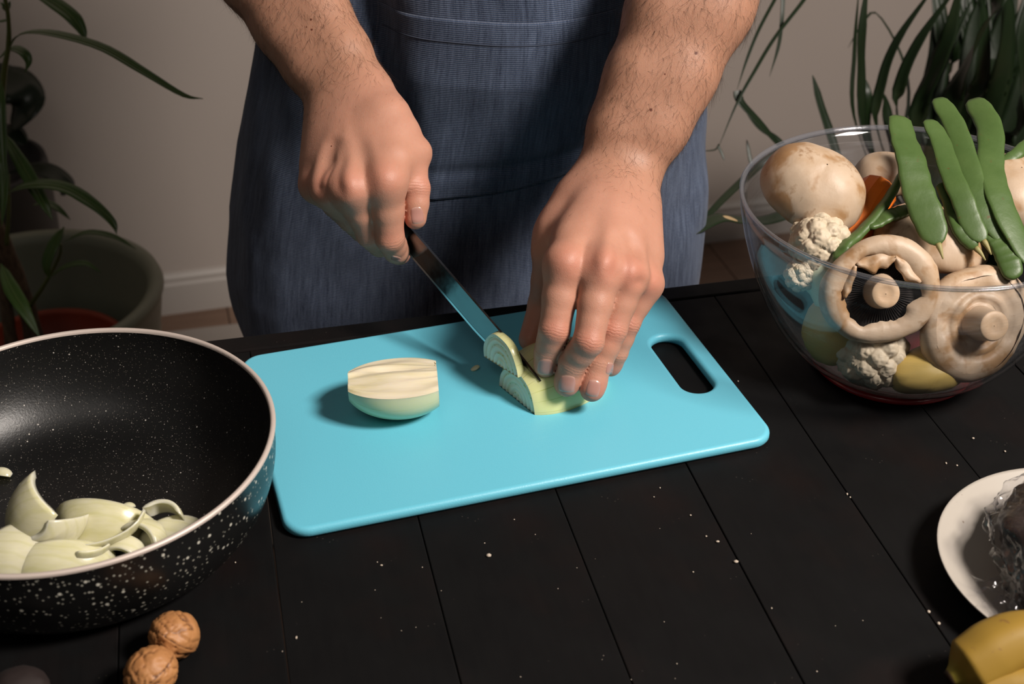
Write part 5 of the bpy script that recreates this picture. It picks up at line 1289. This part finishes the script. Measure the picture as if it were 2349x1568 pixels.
# dark rubber plant in a grey pot further left
gp = ony(-75, 392, 1.90); gpot = empty('grey_pot', (gp[0], gp[1], FLOOR_Z)); tag(gpot, 'dark grey pot with a rubber plant at the left edge behind the planter', 'pot')
h2 = gp[2] - FLOOR_Z + 0.01
fix_normals(mesh('pot_wall', *lathe([(0.0005, 0), (0.105, 0), (0.116, h2 * .8), (0.118, h2 - .01), (0.116, h2), (0.108, h2), (0.104, h2 - .03), (0.0005, h2 - .035)], 72), MT['pot_grey'], gpot))
rb_b = np.array([gp[0], gp[1], FLOOR_Z + h2 - 0.035]); rub = empty('rubber_plant', rb_b); tag(rub, 'dark broad-leaved plant rising from the grey pot at the left edge', 'plant')
V, F2 = tube(spline([rb_b, rb_b + [0.01, 0, 0.2], rb_b + [0, 0.01, 0.5]], 12), .008, 8, (0, -1, .1)); mesh('stem', V - rb_b, F2, MT['bark'], rub)
for pts, w in [([(-25, 200, 2.14), (10, 178, 2.12), (45, 205, 2.1), (60, 245, 2.1), (30, 296, 2.1)], 95), ([(-30, 150, 2.15), (0, 165, 2.13), (40, 190, 2.11), (55, 220, 2.11)], 60),
               ([(20, 395, 2.12), (70, 385, 2.08), (115, 395, 2.06), (152, 425, 2.05), (140, 448, 2.05)], 46), ([(-20, 330, 2.15), (20, 300, 2.13), (60, 330, 2.12)], 50)]:
    leaf(pts, w, MT['leaf_dark'], rub, rb_b, None, 0.12, 'oval', midrib=False)
# palm behind the bowl
pb = np.array([0.66, 1.62, FLOOR_Z + 0.29]); ppot = empty('palm_pot', (pb[0], pb[1], FLOOR_Z)); tag(ppot, 'dark pot of the strap-leaved plant, hidden behind the bowl', 'pot')
fix_normals(mesh('pot_wall', *lathe([(0.0005, 0), (0.10, 0), (0.135, 0.30), (0.137, 0.32), (0.130, 0.322), (0.125, 0.29), (0.0005, 0.285)], 64), MT['pot_grey'], ppot))
palm = empty('strap_leaved_plant', pb); tag(palm, 'tall plant with long dark strap leaves behind the vegetable bowl', 'plant')
B0 = (2230, 620, 1.88)
def lf(pts, w, shape='strap', mat_='palm', fold=0.18, **k): leaf(pts, w, MT[mat_], palm, pb, k.get('ref'), fold, shape, midrib=False)
lf([(1800, -40, 1.62), (1777, 0, 1.60), (1740, 70, 1.58), (1712, 140, 1.57), (1690, 208, 1.56)], 9, 'thin')
lf([(1870, -45, 1.62), (1844, 0, 1.60), (1777, 87, 1.58), (1730, 165, 1.56), (1690, 238, 1.55), (1648, 338, 1.54)], 10, 'thin')
lf([(1797, -20, 1.60), (1794, 40, 1.60), (1786, 105, 1.59), (1765, 176, 1.58)], 10, 'thin')
lf([(1690, 208, 1.56), (1700, 236, 1.56), (1742, 282, 1.57), (1775, 320, 1.58), (1830, 380, 1.60)], 24)
lf([(1860, 430, 1.6), (1790, 330, 1.60), (1740, 290, 1.59), (1698, 230, 1.58)], 22)
lf([(1648, 336, 1.54), (1655, 350, 1.54), (1662, 368, 1.54)], 7); lf([(1650, 330, 1.54), (1640, 343, 1.54), (1612, 346, 1.54)], 4, 'thin')
lf([(1940, 420, 1.65), (1905, 310, 1.64), (1882, 240, 1.63), (1864, 172, 1.62)], 24)
lf([(1730, 400, 1.6), (1720, 360, 1.6), (1713, 320, 1.6)], 10)
lf([(1800, 330, 1.62), (1720, 400, 1.52), (1650, 466, 1.45), (1600, 524, 1.42)], 20)
o9 = [(1860, 470, 1.50), (1760, 505, 1.42), (1690, 504, 1.36), (1650, 500, 1.33), (1600, 524, 1.30), (1533, 558, 1.28)]
lf(o9, 40, 'strap', 'palm', 0.1)
leaf([(1692, 506, 1.352), (1675, 500, 1.345), (1658, 496, 1.34)], 12, MT['palm_dry'], palm, pb, None, 0.1, 'oval', midrib=False, name='dry_patch')
leaf([(1545, 553, 1.279), (1536, 557, 1.278), (1530, 559, 1.278)], 9, MT['palm_dry'], palm, pb, None, 0.1, 'lance', midrib=False, name='dry_tip')
UPL = [([(2060, 470, 1.78), (1985, 310, 1.68), (1975, 160, 1.63), (1978, 60, 1.60), (1990, -40, 1.58)], 26), ([(2050, 470, 1.8), (1962, 280, 1.70), (1960, 120, 1.66), (1970, -20, 1.62)], 12),
       ([(2090, 480, 1.8), (2012, 300, 1.70), (2022, 190, 1.66), (2060, 90, 1.63), (2150, -40, 1.60)], 26), ([(2100, 480, 1.8), (2058, 280, 1.70), (2066, 190, 1.66), (2110, 92, 1.63), (2195, -30, 1.60)], 32),
       ([(2110, 480, 1.8), (2100, 290, 1.72), (2150, 150, 1.66), (2180, 70, 1.63), (2200, -30, 1.6)], 46), ([(2120, 480, 1.8), (2180, 250, 1.72), (2235, 120, 1.66), (2290, 0, 1.6), (2320, -50, 1.6)], 52),
       ([(2040, 470, 1.8), (1995, 330, 1.74), (1990, 230, 1.7), (1985, 180, 1.7)], 30), ([(2080, 470, 1.8), (2045, 320, 1.74), (2030, 240, 1.72), (2020, 195, 1.7)], 34),
       ([(2150, 480, 1.8), (2200, 300, 1.75), (2250, 180, 1.70), (2255, 50, 1.66), (2240, -40, 1.64)], 44), ([(2180, 480, 1.8), (2260, 280, 1.75), (2300, 150, 1.70), (2310, 30, 1.66), (2300, -50, 1.64)], 60),
       ([(2220, 480, 1.8), (2320, 320, 1.72), (2345, 200, 1.66), (2350, 80, 1.62), (2370, -40, 1.6)], 58), ([(2200, 480, 1.82), (2225, 330, 1.8), (2215, 200, 1.78), (2235, 60, 1.76), (2270, -40, 1.74)], 50),
       ([(2250, 480, 1.82), (2290, 350, 1.8), (2330, 250, 1.78), (2360, 150, 1.76), (2400, 60, 1.74)], 56), ([(2150, 480, 1.82), (2140, 350, 1.8), (2120, 250, 1.79), (2170, 120, 1.77), (2230, 0, 1.75)], 40),
       ([(2270, 480, 1.8), (2340, 420, 1.7), (2380, 330, 1.65), (2420, 260, 1.62)], 50), ([(2230, 500, 1.84), (2280, 380, 1.84), (2270, 240, 1.84), (2285, 100, 1.83), (2330, -30, 1.8)], 58),
       ([(2250, 500, 1.86), (2310, 360, 1.85), (2320, 220, 1.85), (2360, 90, 1.84), (2420, -10, 1.8)], 60), ([(2080, 490, 1.84), (2010, 380, 1.82), (1990, 330, 1.8), (1975, 260, 1.79), (1968, 200, 1.78)], 24),
       ([(2100, 480, 1.83), (2070, 340, 1.8), (2085, 220, 1.78), (2065, 120, 1.77), (2010, 30, 1.75), (1975, 60, 1.74), (1945, 110, 1.74)], 8)]
for pts, w in UPL: lf([B0] + pts, w)
rg5 = np.random.default_rng(11)
for k in range(22):
    x0 = rg5.uniform(2140, 2340); x1 = x0 + rg5.uniform(-40, 110); x2 = x1 + rg5.uniform(-60, 160)
    lf([B0, (x0, 470, 1.86), (x1, 250, 1.86 + rg5.uniform(-.06, .06)), ((x1 + x2) / 2 + 10, 110, 1.84), (x2, -60, 1.82)], rg5.uniform(40, 66))
